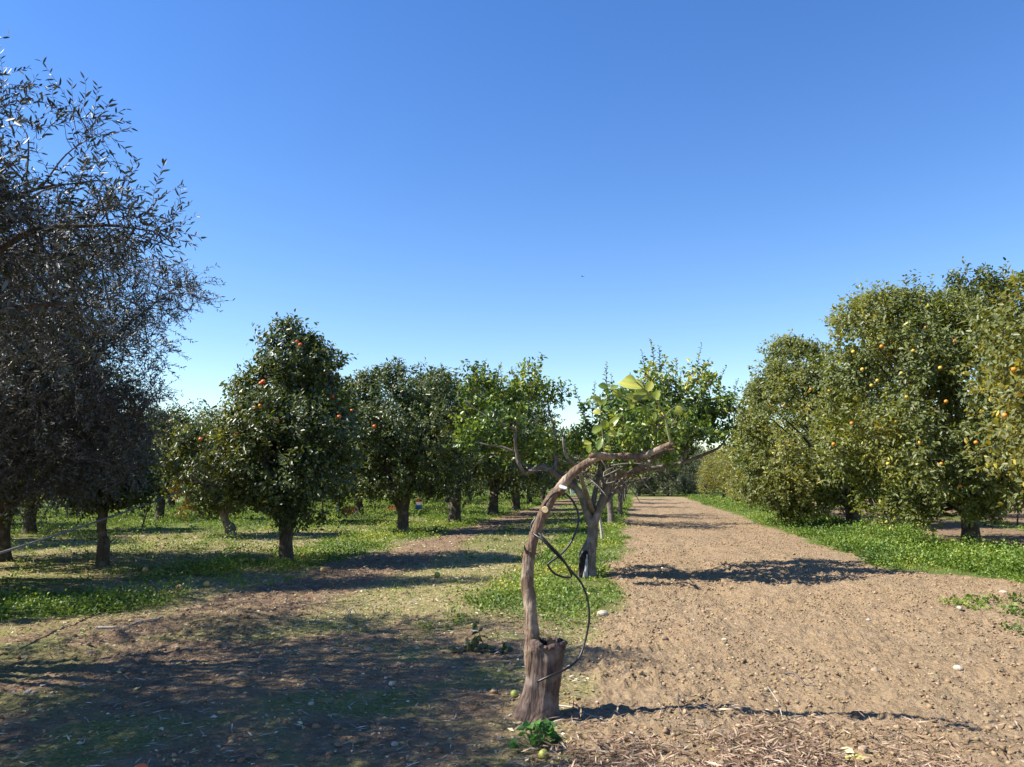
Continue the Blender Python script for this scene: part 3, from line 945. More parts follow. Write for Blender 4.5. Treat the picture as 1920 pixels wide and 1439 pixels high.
# nearest of the left row
b1 = on_ground(537, 1054); d1 = b1[1]
lob1 = [(545, 690, 62), (520, 745, 78), (585, 745, 66, .4), (500, 800, 82, -.4), (580, 820, 82, -.5), (545, 640, 36), (535, 618, 20), (600, 690, 44), (625, 700, 26), (470, 740, 36), (455, 800, 42), (455, 860, 62, -.3), (540, 870, 90, -.7), (600, 880, 66, -.3), (620, 800, 45, .3), (530, 840, 95, .9), (560, 750, 80, 1.0), (500, 640, 20), (575, 650, 24), (480, 900, 50, -.4), (560, 915, 60, -.2), (615, 935, 40)]
lb1 = lobes_from(lob1, d1, rs(1), 1.1)
tr1 = trunk_px(d1, [(537, 1062, 17), (537, 1045, 12.5), (537, 1015, 12), (538, 985, 12), (541, 960, 11.5), (544, 930, 11)], [[(537, 995, 9), (523, 970, 9), (508, 948, 8), (495, 910, 7)], [(541, 960, 9), (549, 920, 9), (560, 880, 7)], [(539, 990, 8), (520, 960, 8, -.3), (505, 915, 6, -.6)]])
T1 = citrus('citrus_tree', 'dark citrus tree with pointed top and red fruits, nearest in the left row', 'tree', LEFT_GROUP, b1, lb1, tr1, 4900, 8, .10, GREEN, GREEN_W, 101, .9, .43, 1.4, core=.34)
fruits_on(T1, lb1, [(563, 647), (489, 719), (477, 764), (488, 761), (444, 815), (636, 782), (623, 744), (494, 716), (557, 641), (520, 790)], ['redorange'] * 2 + ['orange'] * 2 + ['redorange'] * 6, b1, rs(3), 1.0, 0.0)
# second of the left row
b2 = on_ground(755, 1000); d2 = b2[1]
lob2 = [(720, 740, 50), (770, 735, 54), (690, 760, 50), (810, 750, 46), (840, 770, 44), (740, 800, 72, -.5), (680, 820, 60, -.4), (800, 820, 66, -.5), (850, 810, 40), (665, 870, 52), (730, 870, 70, -.3), (800, 870, 60), (845, 860, 36), (760, 790, 80, 1.2), (700, 720, 28), (745, 705, 26), (790, 706, 24), (670, 735, 30), (655, 800, 34), (690, 905, 36), (820, 900, 34), (670, 775, 40), (640, 740, 26), (830, 725, 26), (645, 790, 44), (650, 850, 44), (655, 760, 34), (870, 790, 40), (875, 850, 36)]
lb2 = lobes_from(lob2, d2, rs(2), 1.1)
tr2 = trunk_px(d2, [(755, 1006, 15), (755, 990, 11.5), (756, 970, 10.5), (756, 955, 11), (762, 930, 8), (770, 895, 7.5), (775, 860, 6)], [[(754, 962, 7), (744, 940, 6.5), (736, 915, 6), (722, 880, 5)], [(762, 935, 5), (766, 900, 5, .5), (780, 870, 4, .8)]])
T2 = citrus('citrus_tree', 'broad dark citrus tree with thick forked trunk, second in the left row', 'tree', LEFT_GROUP, b2, lb2, tr2, 4700, 8, .115, GREEN, GREEN_W, 102, .6, .43, 1.0, core=.34)
fruits_on(T2, lb2, [(681, 756), (702, 800), (660, 770), (790, 760)], ['limegreen', 'redorange', 'redorange', 'limegreen'], b2, rs(4), 1.3)
# small pale-footed tree further left
b3 = on_ground(432, 1008); d3 = b3[1]
lob3 = [(345, 800, 40), (380, 830, 52), (330, 850, 46), (310, 810, 22), (400, 880, 56, -.3), (345, 890, 48), (300, 870, 26), (430, 920, 40), (385, 930, 38), (360, 860, 56, .8), (420, 850, 46, .5), (460, 915, 34), (405, 800, 30, .5), (445, 870, 44), (435, 820, 30)]
lb3 = lobes_from(lob3, d3, rs(5), 1.1)
tr3 = trunk_px(d3, [(434, 1014, 14), (433, 1004, 10.5), (431, 990, 10), (426, 984, 7.5), (420, 968, 6.5), (412, 950, 6), (404, 925, 5)], [[(421, 970, 5), (428, 955, 4.5), (437, 930, 4)], [(415, 955, 4), (424, 938, 4), (430, 915, 3)]])
r = rs(31)
P, D = crown_twigs(r, lobes_from([(345, 935, 22), (352, 955, 14), (340, 915, 16)], d3, r), 60, .3, 1, 4)
ex = leafy(r, P, D, 8, .10, .045, .1, (.2, .3), [(.38, .16, .04), (.30, .2, .05), (.24, .26, .05)], [3, 2, 1], 1, 4)
T3 = citrus('citrus_tree', 'small citrus tree with pale stubby trunk foot and browning leaves under its crown', 'tree', None, b3, lb3, tr3, 2100, 7, .112, GREEN, GREEN_W, 103, .8, .42, 1.2, 'bark_grey', extra=[ex])
fruits_on(T3, lb3, [(376, 824), (320, 791), (384, 815)], ['redorange', 'tan', 'redorange'], b3, rs(4), 1.3)
# grafted tree whose scion stands on a wider, darker stock, under the olives
b4 = on_ground(192, 1062); d4 = b4[1]
lob4 = [(190, 905, 44), (150, 890, 40), (235, 890, 46), (200, 860, 50, .4), (250, 920, 32, -.3), (130, 920, 28), (170, 935, 24, -.3), (225, 935, 26, -.2)]
lb4 = lobes_from(lob4, d4, rs(6), 1.0)
tr4 = trunk_px(d4, [(190, 1072, 17), (192, 1055, 12), (194, 1030, 11), (195, 1016, 11.5), (193, 1010, 8), (190, 985, 8), (193, 965, 8), (196, 940, 6)], [[(193, 965, 5), (205, 945, 5), (218, 915, 4)], [(191, 968, 5), (178, 940, 4), (165, 905, 3)]])
T4 = citrus('citrus_tree', 'shaded small citrus tree on a wide dark stock below the olive branches', 'tree', None, b4, lb4, tr4, 1000, 7, .095, GREEN[:3], GREEN_W[:3], 104, .8, .36)

# the right row
RIGHT_GROUP = 'orange trees in the right row'
bA = on_ground(1822, 1030); dA = bA[1]
lobA = [(1640, 640, 86), (1590, 700, 70, .3), (1700, 620, 74, .3), (1640, 575, 30), (1600, 610, 44), (1730, 590, 44), (1815, 590, 66, .2), (1818, 530, 30), (1850, 560, 44, .3), (1900, 620, 66, .3), (1780, 650, 86, -.5), (1690, 720, 100, -.6), (1610, 770, 76, .1), (1760, 760, 110, -1.2), (1860, 720, 100, -.8), (1640, 830, 84, -.2), (1720, 850, 96, -1.1), (1820, 850, 100, -1.4), (1920, 800, 100, -.6), (1600, 850, 50, .5), (1660, 900, 58, -.2), (1750, 905, 66, -.8), (1830, 925, 52, -.9), (1900, 900, 56, -.5), (1990, 700, 110), (1980, 850, 90), (1930, 560, 50), (1770, 700, 160, 2.0), (1700, 780, 130, 2.0), (1870, 780, 150, 2.2), (1790, 565, 26), (1680, 560, 26), (1795, 945, 34, -1.2), (1850, 950, 30, -1.0), (1690, 935, 44, -.4), (1740, 955, 34, -.9), (1640, 945, 34, 0)]
lbA = lobes_from(lobA, dA, rs(7), 1.1)
trA = trunk_px(dA, [(1822, 1040, 24), (1821, 1020, 18), (1820, 1000, 16), (1818, 975, 15), (1816, 945, 14)], [[(1818, 975, 9), (1790, 940, 9), (1760, 890, 7)], [(1818, 970, 9), (1850, 930, 8), (1880, 880, 7)], [(1817, 965, 8), (1800, 930, 7, 1), (1780, 860, 6, 1.6)]])
TA = citrus('orange_tree', 'tall yellow-green orange tree hung with fruit, first fully seen in the right row', 'tree', RIGHT_GROUP, bA, lbA, trA, 13000, 8, .108, SUNNY, SUNNY_W, 105, .75, .455, 1.0, sticks=160, core=.36, lmat='sunny')
ptsA = [(1653, 650), (1712, 658), (1763, 690), (1854, 680), (1841, 772), (1774, 753), (1645, 714), (1634, 723), (1563, 833), (1724, 831), (1597, 794), (1617, 693), (1554, 734), (1800, 912), (1810, 700), (1735, 615), (1690, 700), (1600, 660), (1830, 830), (1680, 790), (1790, 640), (1870, 640), (1665, 870), (1765, 870), (1700, 745)]
fruits_on(TA, lbA, ptsA, ['orange', 'yellow', 'yellow', 'orange', 'yellow'] * 5, bA, rs(8), .95, -.05)
bB = on_ground(1602, 986); dB = bB[1]
lobB = [(1490, 690, 56), (1450, 720, 44), (1475, 660, 26), (1540, 700, 50), (1510, 660, 24), (1440, 780, 56), (1500, 770, 76, -.8), (1560, 760, 70, -.5), (1430, 840, 60, -.2), (1500, 850, 80, -1.2), (1570, 850, 70, -1.0), (1440, 900, 54, -.4), (1510, 915, 62, -1.0), (1580, 910, 50, -.8), (1620, 760, 90, .8), (1560, 800, 110, 2.2), (1480, 950, 30, -.8), (1650, 850, 100, 1.0), (1420, 740, 26), (1410, 800, 30)]
lbB = lobes_from(lobB, dB, rs(9), 1.1)
trB = trunk_px(dB, [(1602, 992, 18), (1601, 975, 14), (1598, 955, 13), (1594, 930, 11)], [[(1598, 955, 7), (1560, 920, 7), (1530, 880, 6)], [(1598, 950, 7), (1630, 900, 6), (1650, 850, 5)]])
TB = citrus('orange_tree', 'olive-yellow orange tree reaching down to the weeds, second in the right row', 'tree', RIGHT_GROUP, bB, lbB, trB, 8200, 8, .128, SUNNY, SUNNY_W, 106, .55, .45, .85, sticks=90, core=.36, lmat='sunny')
fruits_on(TB, lbB, [(1430, 800), (1470, 760), (1545, 780), (1520, 730), (1450, 850), (1500, 700), (1560, 700), (1480, 830)], ['yellow', 'orange'] * 4, bB, rs(10), 1.05, -.04)
# the one at the right edge, mostly out of frame
bZ = np.array([9.5, 10.3, 0.0]); bZ[2] = H1(9.5, 10.3)
lbZ = [(8.0, 10.4, 2.6, 1.35, 1.5, 1.2), (8.5, 11.2, 3.4, 1.5, 1.5, 1.3), (9.6, 10.2, 4.0, 1.9, 1.9, 1.5), (10.4, 10.4, 2.6, 1.9, 1.9, 1.6), (7.6, 11.0, 2.2, .8, .9, .7), (8.9, 9.6, 2.4, 1.2, 1.2, 1.1), (7.7, 10.6, 3.2, .85, .9, .7)]
trZ = [([bZ - [0, 0, .1], bZ + [0, 0, .3], bZ + [.02, 0, .8], bZ + [0, .05, 1.3]], [.24, .17, .15, .13])]
TZ = citrus('orange_tree', 'golden-leaved orange tree leaning into view at the right edge of the frame', 'tree', RIGHT_GROUP, bZ, lbZ, trZ, 4200, 8, .10, GOLD, GOLD_W, 107, .8, .40, 1.2, lmat='sunny')
fruits_on(TZ, lbZ, [(1884, 779), (1901, 693), (1856, 872), (1912, 740)], ['orange', 'orange', 'yellow', 'yellow'], bZ, rs(11), .9, -.02)


# ------------------------------------------------------------------ trees further off: a few kinds, then copies
def local_tree(kind, seed, cols, wts, hgt, rad, n, leaf, bark='bark_dark', fork=.9, flat=.8, low=.9):
    r = rs(seed)
    lobes = [(0, 0, low + (hgt - low) * .5, rad * .75, rad * .75, (hgt - low) * .47)]
    for k in range(9):
        a = k * 2.4 + r.rand(); q = rad * r.uniform(.4, .68)
        z = low + (hgt - low) * r.uniform(.2, .85)
        s = rad * r.uniform(.36, .55)
        lobes.append((q * math.cos(a), q * math.sin(a), z, s, s, s * flat))
    for k in range(3):
        a = r.rand() * 6.28
        lobes.append((rad * .3 * math.cos(a), rad * .3 * math.sin(a), hgt - .45, rad * .3, rad * .3, .5))
    trunk = [([np.array(q) for q in ((0, 0, -.1), (0, 0, .15), (.03, .02, fork * .6), (.05, 0, fork))], [rad * .115, rad * .085, rad * .075, rad * .07])]
    return citrus(kind, '', 'tree', None, (0, 0, 0), lobes, trunk, n, 6, leaf, cols, wts, seed, .5, .42, .9, bark, True, sticks=20, lmat='sunny' if kind == 'orange_tree' else 'citrus')


def lemon_local(seed):
    r = rs(seed)
    t = thing('lemon_tree', (0, 0, 0), '', 'tree')
    mb = MB()
    mb.tube([(0, 0, -.1), (.0, 0, .1), (.02, .02, .45), (.0, .05, .95)], [.16, .125, .1, .1], 12, 4, .18, seed)
    tips = []
    for k in range(8):
        a = k * .785 + r.uniform(-.3, .3); q = r.uniform(1.0, 2.0)
        e = np.array([q * math.cos(a), q * math.sin(a), r.uniform(1.9, 2.4)])
        m = np.array([.35 * q * math.cos(a), .35 * q * math.sin(a), 1.55]) + r.normal(size=3) * .08
        mb.tube([(0, .05, .9), m * .5 + np.array([0, 0, .6]), m, (m + e) / 2 + r.normal(size=3) * .12, e], [.07, .06, .05, .035, .015], 8, 4, .12, k)
        tips += [e, (m + e) / 2]
        for j in range(4):
            s = m + (e - m) * r.rand(); f_ = s + r.normal(size=3) * np.array([.4, .4, .25]) + np.array([0, 0, .2])
            mb.tube([s, (s + f_) / 2 + r.normal(size=3) * .06, f_], [.022, .016, .008], 5, 3)
    mb.build('trunk', M['bark_grey'], t)
    lobes = [(*(e + np.array([0, 0, .35])), .6, .6, .5) for e in tips] + [(0, 0, 2.4, .9, .9, .6)]
    P, D = crown_twigs(r, lobes, 1000, .40, 1.6, seed, .3)
    leaf_obj('crown', leafy(r, P, D, 6, .10, .055, .5, (.2, .36), LEMON, LEMON_W, 1, seed, True), M['lemon'], t)
    return t


def olive_far(seed):
    return local_tree('shrub_tree', seed, [(.07, .085, .05), (.11, .12, .075), (.17, .17, .12)], [1, 1, 1], 4.2, 2.2, 2200, .14, 'bark_olive', .3, low=.1)


PROT = {}
PROT['g1'] = local_tree('citrus_tree', 201, GREEN, GREEN_W, 4.9, 2.5, 2900, .15, low=.62)
PROT['g2'] = local_tree('citrus_tree', 202, GREEN, GREEN_W, 4.5, 2.3, 2400, .15, fork=1.0, low=.75)
PROT['y1'] = local_tree('orange_tree', 203, GOLD, GOLD_W, 4.8, 2.6, 2600, .15, low=.45)
PROT['y2'] = local_tree('orange_tree', 204, SUNNY, SUNNY_W, 5.6, 3.0, 3000, .15, low=.6)
PROT['l1'] = lemon_local(205)
PROT['s1'] = olive_far(206)
used = set()


def plant(kind, x, y, label, group, scale=1.0, rz=0.0, zs=1.0):
    src = PROT[kind]
    o = src if kind not in used else copy_tree(src)
    used.add(kind)
    o.location = (x, y, H1(x, y)); o.rotation_euler = (0, 0, rz); o.scale = (scale, scale, scale * zs)
    tag(o, label, 'tree', group)
    return o


rr = rs(55)
# left row goes on
for i, (px, py, sc, lab) in enumerate([(852, 981, 1.05, 'dark citrus tree with a slim single trunk, third in the left row'), (924, 966, 1.0, 'dark citrus tree with a forked pale-flecked trunk, fourth in the left row'), (968, 957, 1.0, 'dark citrus tree partly behind the lemon branches, fifth in the left row')]):
    p = on_ground(px, py)
    plant(['g2', 'g1', 'g2'][i], p[0], p[1], lab, LEFT_GROUP, sc * 1.18, rr.rand() * 6)
for k, d in enumerate((51, 58, 66, 74)):
    plant('g1', -6.9 + SL * d, d, 'distant dark citrus tree at the far end of the left row', LEFT_GROUP, rr.uniform(.9, 1.05), rr.rand() * 6)
# rows beyond it on the left
for s0, ds in ((-12.4, (29, 36, 43, 51, 59, 68, 77)), (-18.3, (24, 31, 38, 45, 53, 61, 70, 79)), (-24.5, (27, 34, 42, 50, 58, 67, 76)), (-31, (36, 45, 54, 63, 73)), (-38, (46, 56, 66))):
    for d in ds:
        d2_ = d + rr.uniform(-.8, .8)
        plant(['g1', 'g2'][rr.randint(2)], s0 + SL * d2_ + rr.uniform(-.5, .5), d2_, 'dark citrus tree standing deep in the orchard beyond the left row', 'citrus trees deep in the left orchard', rr.uniform(.85, 1.1), rr.rand() * 6, rr.uniform(.9, 1.05))
for i, (x_, y_, kd) in enumerate(((-9.95, 15.3, 'g1'), (-10.2, 9.9, 'g2'), (-16.3, 13.0, 'g2'), (-15.6, 19.5, 'g1'))):
    plant(kd, x_, y_, ['citrus tree with dark trunk at the left frame edge behind the olives', 'citrus tree left of the nearest olive', 'citrus tree two rows left of the olives', 'dark citrus tree behind the olives at far left'][i], None, 1.0, rr.rand() * 6)
for k in range(22):
    x_ = -78 + k * 6.3 + rr.uniform(-1, 1)
    plant(['g1', 'g2'][k % 2], x_, 98 + rr.uniform(-5, 5), 'dark tree in the far line that closes the orchard', 'trees in the far line', rr.uniform(1.0, 1.25), rr.rand() * 6)
# the middle row of lemons goes on
for i, (px, py, lab) in enumerate([(1146, 986, 'lemon tree with a whitened trunk base, third in the middle row'), (1163, 968, 'lemon tree with tangled grey limbs just beyond the white-banded one')]):
    p = on_ground(px, py)
    plant('l1', p[0], p[1], lab, 'lemon trees in the middle row', 1.05, 1 + i * 2.2)
for d in (46, 54, 63):
    plant('l1', -.85 + SL * d, d, 'distant lemon tree at the far end of the middle row', 'lemon trees in the middle row', rr.uniform(.95, 1.1), rr.rand() * 6)
# the right row goes on
for i, (d, kd, sc, lab) in enumerate([(35, 'y2', 1.0, 'yellow-green orange tree, third in the right row'), (43, 'y1', 1.0, 'small golden orange tree, fourth in the right row'), (51, 'y1', .9, 'golden orange tree, fifth in the right row'), (59, 'y1', .85, 'golden orange tree with thin trunk near the end of the right row'), (67, 'y1', .85, 'golden orange tree closing the far end of the right row')]):
    plant(kd, 7.6 + SL * d, d, lab, RIGHT_GROUP, sc, rr.rand() * 6)
for s0, ds in ((15.2, (26, 34, 42, 50, 58, 67)), (22.5, (31, 40, 49, 58, 68)), (30, (38, 48, 58, 68))):
    for d in ds:
        plant(['y2', 'g1'][rr.randint(2)], s0 + SL * d, d, 'orange tree standing in the rows beyond the right one', 'orange trees deep in the right orchard', rr.uniform(.85, 1.0), rr.rand() * 6)
# thicket that closes the lane
for i, (px, d, kd, sc) in enumerate([(1195, 78, 's1', 1.0), (1222, 80, 's1', .9), (1250, 77, 's1', .85), (1280, 79, 's1', 1.0), (1210, 90, 'g1', 1.2), (1245, 92, 'g2', 1.2), (1290, 90, 'g1', 1.1), (1170, 88, 'g2', 1.2), (1320, 88, 's1', 1.2), (1140, 90, 's1', 1.3)]):
    x = (px - 960) / FPX * d
    plant(kd, x, d, {'s': 'grey-green bushy tree closing the far end of the dirt lane', 'g': 'dark tree rising behind the grey-green thicket at the lane end'}[kd[0]], 'trees at the far end of the lane', sc, rr.rand() * 6)

# ================================================================== OLIVE TREES
def olive(label, base, trunk, limbs_, lobes, ntw, leafL, seed, cols, tl=(.3, .6), step=.024, gap=.4, gap_f=1.0, trad=.0026, droop=.2, shell=.22):
    r = rs(seed); b = np.array(base)
    t = thing('olive_tree', base, label, 'tree', 'olive trees at the left edge')
    mb = MB()
    for pp, rad in trunk: mb.tube(pp, rad, 16, 4, .22, seed)
    nodes = []
    for pp, rad in limbs_:
        mb.tube(pp, rad, 8, 5, .14, seed)
        q, qr = resample(np.array(pp, float), np.array(rad, float), 8)
        nodes.append(q[len(q) // 3:])
    nodes = np.concatenate(nodes)
    P, D = crown_twigs(r, lobes, ntw, gap, gap_f, seed, .4, shell)
    # side branches: hang several twigs on each
    nb = max(20, ntw // 9)
    idx = r.choice(ntw, nb, replace=False)
    bn = [nodes]
    for i in idx:
        e = P[i]
        s = nodes[np.argmin(np.linalg.norm(nodes - e, axis=1) + r.rand(len(nodes)) * .5)]
        m = (s + e) / 2 + r.normal(size=3) * .07 + np.array([0, 0, .06])
        mb.tube([s, m, e], [.010, .007, .003], 5, 4, .1, i % 50)
        bn.append(resample(np.array([s, m, e]), np.array([1., 1, 1]), 4)[0])
    bn = np.concatenate(bn)
    mb.build('trunk', M['bark_olive'], t, b)
    # twigs and leaves
    tv, tf = [], []
    pos, ldir, lnor, base_p = [], [], [], []
    off = 0
    for i in range(ntw):
        e0 = P[i]
        ln = r.uniform(*tl)
        d = unit((D[i] * .8 + r.normal(size=3) * .5 + np.array([0, 0, .15]))[None])[0]
        k = 6
        q = [e0]
        dd = d.copy()
        for j in range(k - 1):
            dd = unit((dd + np.array([0, 0, -droop / k]) + r.normal(size=3) * .09)[None])[0]
            q.append(q[-1] + dd * ln / (k - 1))
        q = np.array(q)
        # thread the twig back to the nearest branch
        s = bn[np.argmin(((bn - e0) ** 2).sum(1))]
        if np.linalg.norm(s - e0) < .9:
            q = np.concatenate([[s, (s + e0) / 2 + r.normal(size=3) * .03], q])
        k = len(q)
        rad = np.linspace(trad * 1.5, trad * .5, k)
        T = unit(np.gradient(q, axis=0))
        nn = unit(np.cross(T, np.array([.3, .2, 1.0])))
        bb = np.cross(T, nn)
        for a in (0, 2.094, 4.189):
            tv.append(q + rad[:, None] * (math.cos(a) * nn + math.sin(a) * bb))
        ar = np.arange(k - 1)
        for a in range(3):
            o1, o2 = off + a * k, off + ((a + 1) % 3) * k
            tf.append(np.stack([o1 + ar, o1 + ar + 1, o2 + ar + 1, o2 + ar], 1))
        off += 3 * k
        m = int(ln / step)
        tt = np.linspace(.05, 1, m) * 5
        base_i = k - 6
        ii = np.clip(tt.astype(int), 0, 4) + base_i
        fr = tt - np.clip(tt.astype(int), 0, 4)
        pp = q[ii] * (1 - fr)[:, None] + q[ii + 1] * fr[:, None]
        tw = T[ii]
        sd = nn[ii] * np.where(np.arange(m) % 2, 1, -1)[:, None] * np.where((np.arange(m) // 2) % 2, 1, .3)[:, None] + bb[ii] * np.where((np.arange(m) // 2) % 2, .3, 1)[:, None] * np.where(np.arange(m) % 2, 1, -1)[:, None]
        keep = r.rand(m) < .85
        pos.append(pp[keep]); ldir.append((tw * r.uniform(.5, 1.2, (m, 1)) + unit(sd) + r.normal(size=(m, 3)) * .25)[keep])
        lnor.append((np.array([0, 0, .6]) + r.normal(size=(m, 3)) * .7)[keep])
    tv = np.concatenate(tv); tf = np.concatenate(tf)
    link('twigs', np_mesh('twigs', tv - b, tf), M['twig'], t)
    pos = np.concatenate(pos); ldir = np.concatenate(ldir); lnor = np.concatenate(lnor)
    n = len(pos)
    LL = leafL * r.uniform(.6, 1.2, n)
    c = palette(r, n, cols, [3, 3, 2, 1], .25, pos, 1.2, seed)
    leaf_obj('crown', leaf_arrays(pos, ldir, lnor, LL, LL * .235, c), M['olive'], t, b)
    return t


OLV = [(.022, .03, .016), (.04, .05, .028), (.07, .08, .048), (.14, .14, .10)]
# near olive: trunk out of frame, its outer boughs hang into the picture
b5 = np.array([-6.3, 6.6, 0.0]); b5[2] = H1(b5[0], b5[1])
DN = 6.9
near_lobes = lobes_from([(30, 315, 80), (100, 300, 60), (120, 385, 95), (210, 415, 60), (150, 255, 38), (268, 425, 40), (220, 310, 38), (308, 445, 24), (0, 255, 60), (195, 345, 52), (60, 430, 88), (285, 375, 26), (-10, 165, 22), (160, 222, 18)], DN, rs(3), 1.3) + \
    [(-5.5, 6.6, 3.7, 1.3, 1.5, .85), (-6.4, 6.2, 4.2, 1.35, 1.6, .95), (-5.6, 5.4, 3.6, 1.3, 1.2, .9), (-5.2, 7.9, 3.7, 1.2, 1.1, .9), (-7.4, 6.6, 3.8, 1.4, 1.6, 1.0), (-4.9, 4.9, 3.2, 1.0, .9, .8), (-6.1, 6.4, 5.2, 1.15, 1.2, .55), (-4.5, 6.0, 3.3, .9, 1.0, .6), (-4.1, 4.3, 3.3, .95, .9, .7), (-4.6, 3.7, 3.7, 1.0, .9, .7), (-7.1, 9.5, 3.6, 1.3, 1.2, 1.0), (-5.2, 5.6, 3.4, 1.2, 1.2, .9), (-5.6, 3.4, 4.4, 1.3, 1.2, 1.0), (-5.7, 2.0, 4.0, 1.2, 1.2, .9), (-6.8, 4.4, 5.0, 1.4, 1.3, .9)]  # several of these out-of-view boughs are added to block sky and deepen shade
c5 = b5 + np.array([.1, 0, 1.3])
lim5 = []
for e, m in (((-2.9, 6.9, 3.9), (-4.6, 6.8, 3.7)), ((-3.5, 6.6, 4.35), (-4.9, 6.5, 3.7)), ((-3.6, 7.4, 3.3), (-5.0, 7.0, 3.0)), ((-4.6, 5.2, 3.7), (-5.7, 6.0, 3.0)), ((-5.2, 6.6, 5.6), (-5.9, 6.6, 4.0)), ((-7.6, 6.6, 4.6), (-7.0, 6.6, 3.2)), ((-5.3, 8.3, 4.3), (-5.9, 7.4, 3.2)), ((-6.5, 5.0, 4.4), (-6.4, 5.8, 3.2)), ((-4.0, 6.3, 3.2), (-5.1, 6.4, 2.7))):
    e = np.array(m) * .2 + np.array(e) * .8; lim5.append(([c5, c5 * .5 + np.array(m) * .5 + np.array([0, 0, -.1]), np.array(m), np.array(m) * .45 + np.array(e) * .55 + np.array([0, 0, .12]), e], [.08, .055, .036, .018, .004]))
olive('nearest olive tree, its leafy boughs hanging into the top left of the frame', b5, [([b5 - [0, 0, .1], b5 + [0, 0, .3], b5 + [.05, 0, .8], c5], [.38, .28, .22, .17])], lim5, near_lobes, 5000, .080, 301, OLV, (.26, .52), .022, .485, 1.8)
# the farther one, dense and grey, trunk near the left frame edge
b6 = np.array([-8.9, 12.4, 0.0]); b6[2] = H1(b6[0], b6[1])
DF = 12.0
far_lobes = lobes_from([(60, 560, 130), (180, 560, 100), (270, 545, 70), (330, 540, 42), (120, 700, 120), (230, 680, 78), (270, 630, 50), (60, 830, 95), (170, 820, 90), (100, 790, 110, .8), (200, 850, 60, .6), (20, 900, 60), (250, 780, 48), (285, 740, 28), (230, 870, 40), (120, 880, 60), (40, 450, 90), (-60, 600, 160), (-60, 780, 140), (150, 480, 60), (360, 565, 24), (60, 700, 150, 1.6), (-120, 500, 150, 1), (280, 700, 30)], DF, rs(3), 1.0)
c6 = b6 + np.array([.1, 0, 1.1])
lim6 = []
for px, py, o in ((330, 540, 0), (250, 620, .3), (200, 480, .2), (260, 780, 0), (150, 860, -.4), (60, 420, 0), (-60, 560, .8), (120, 640, -.8), (-50, 800, -.5), (180, 740, -.6)):
    e = at(px, py, DF + o); m = c6 * .5 + e * .5 + np.array([0, 0, .25])
    lim6.append(([c6, c6 * .7 + m * .3 + np.array([0, 0, .1]), m, m * .5 + e * .5 + np.array([0, 0, .1]), e], [.10, .07, .045, .022, .005]))
OLV2 = [(.034, .035, .024), (.06, .058, .042), (.105, .10, .075), (.21, .19, .145)]
olive('dense grey olive tree of fine twigs behind the nearest one', b6, [([b6 - [0, 0, .1], b6 + [0, 0, .2], b6 + [.05, 0, .7], c6], [.36, .26, .21, .19])], lim6, far_lobes, 6200, .068, 302, OLV2, (.25, .5), .022, .40, 1.2, .003, .35, .24)

# ================================================================== WEEDS AND GRASS
def scatter(r, n, xr, yr, power=1.5):
    """points denser near the viewer's side of the plot"""
    u = r.rand(n)
    y = yr[0] * (yr[1] / yr[0]) ** u if power else r.uniform(*yr, n)
    x = SL * y + r.uniform(xr[0], xr[1], n)
    return x, y


def weeds(name, label, r, x, y, h, per, ls, cols, wts, spread=.16, seed=1):
    n = len(x)
    z = Hg(x, y)
    bx = np.repeat(np.stack([x, y, z], 1), per, 0); m = n * per
    hh = np.repeat(h, per)
    q = rand_dirs(r, m); q[:, 2] = np.abs(q[:, 2])
    f = r.rand(m) ** .5
    sp = np.repeat(spread * (.5 + h / .25), per)
    pos = bx + q * np.stack([sp * f, sp * f, hh * f], 1)
    ld = q * np.array([1, 1, .5]) + r.normal(size=(m, 3)) * .5 + np.array([0, 0, .25])
    nr = np.array([0, 0, .8]) + q * .4 + r.normal(size=(m, 3)) * .45
    L = np.repeat(ls, per) * r.uniform(.6, 1.25, m)
    c = palette(r, m, cols, wts, .2, bx, .8, seed)
    v, f_, c_ = leaf_arrays(pos, ld, nr, L, L * .8, c, True)
    o = leaf_obj(name, (v, f_, c_), M['weed'])
    return tag(o, label, None, None, 'stuff')


WEED = [(.055, .105, .014), (.105, .175, .022), (.165, .24, .032), (.25, .31, .05), (.38, .35, .07)]
WEED_W = [2, 3, 3, 1.5, .6]
r = rs(71)
X, Y, HH = [], [], []
for (xr, yr, n, hm) in (((4.2, 8.8), (9.5, 72), 4300, .24), ((-2.5, -.2), (8.5, 70), 2600, .12), ((-8.8, -5.5), (11.5, 70), 3000, .13), ((-30, -8), (17, 80), 8500, .26), ((-5.2, -2), (11, 60), 900, .08), ((-9, -5.2), (7.8, 14), 1500, .17), ((-16, -8), (11, 26), 900, .09), ((11.5, 15), (18, 60), 900, .25)):
    x, y = scatter(r, n, xr, yr)
    L_, P_, G_, R_ = zones(x, y)
    cl = fbm(x * .8, y * .8, 3, 12)
    ok = (r.rand(n) < G_ * 1.1 * sstep(.3, .52, cl) + .03 * P_) & (L_ < .25)
    X.append(x[ok]); Y.append(y[ok]); HH.append((hm * (.35 + 1.3 * sstep(.38, .7, cl)) * r.uniform(.5, 1.3, n))[ok])
X, Y, HH = map(np.concatenate, (X, Y, HH))
print('weeds', len(X))
weeds('weeds', 'green broad-leaved weeds carpeting the strips under the tree rows', r, X, Y, HH, 20, .03 + .0009 * Y, WEED, WEED_W)

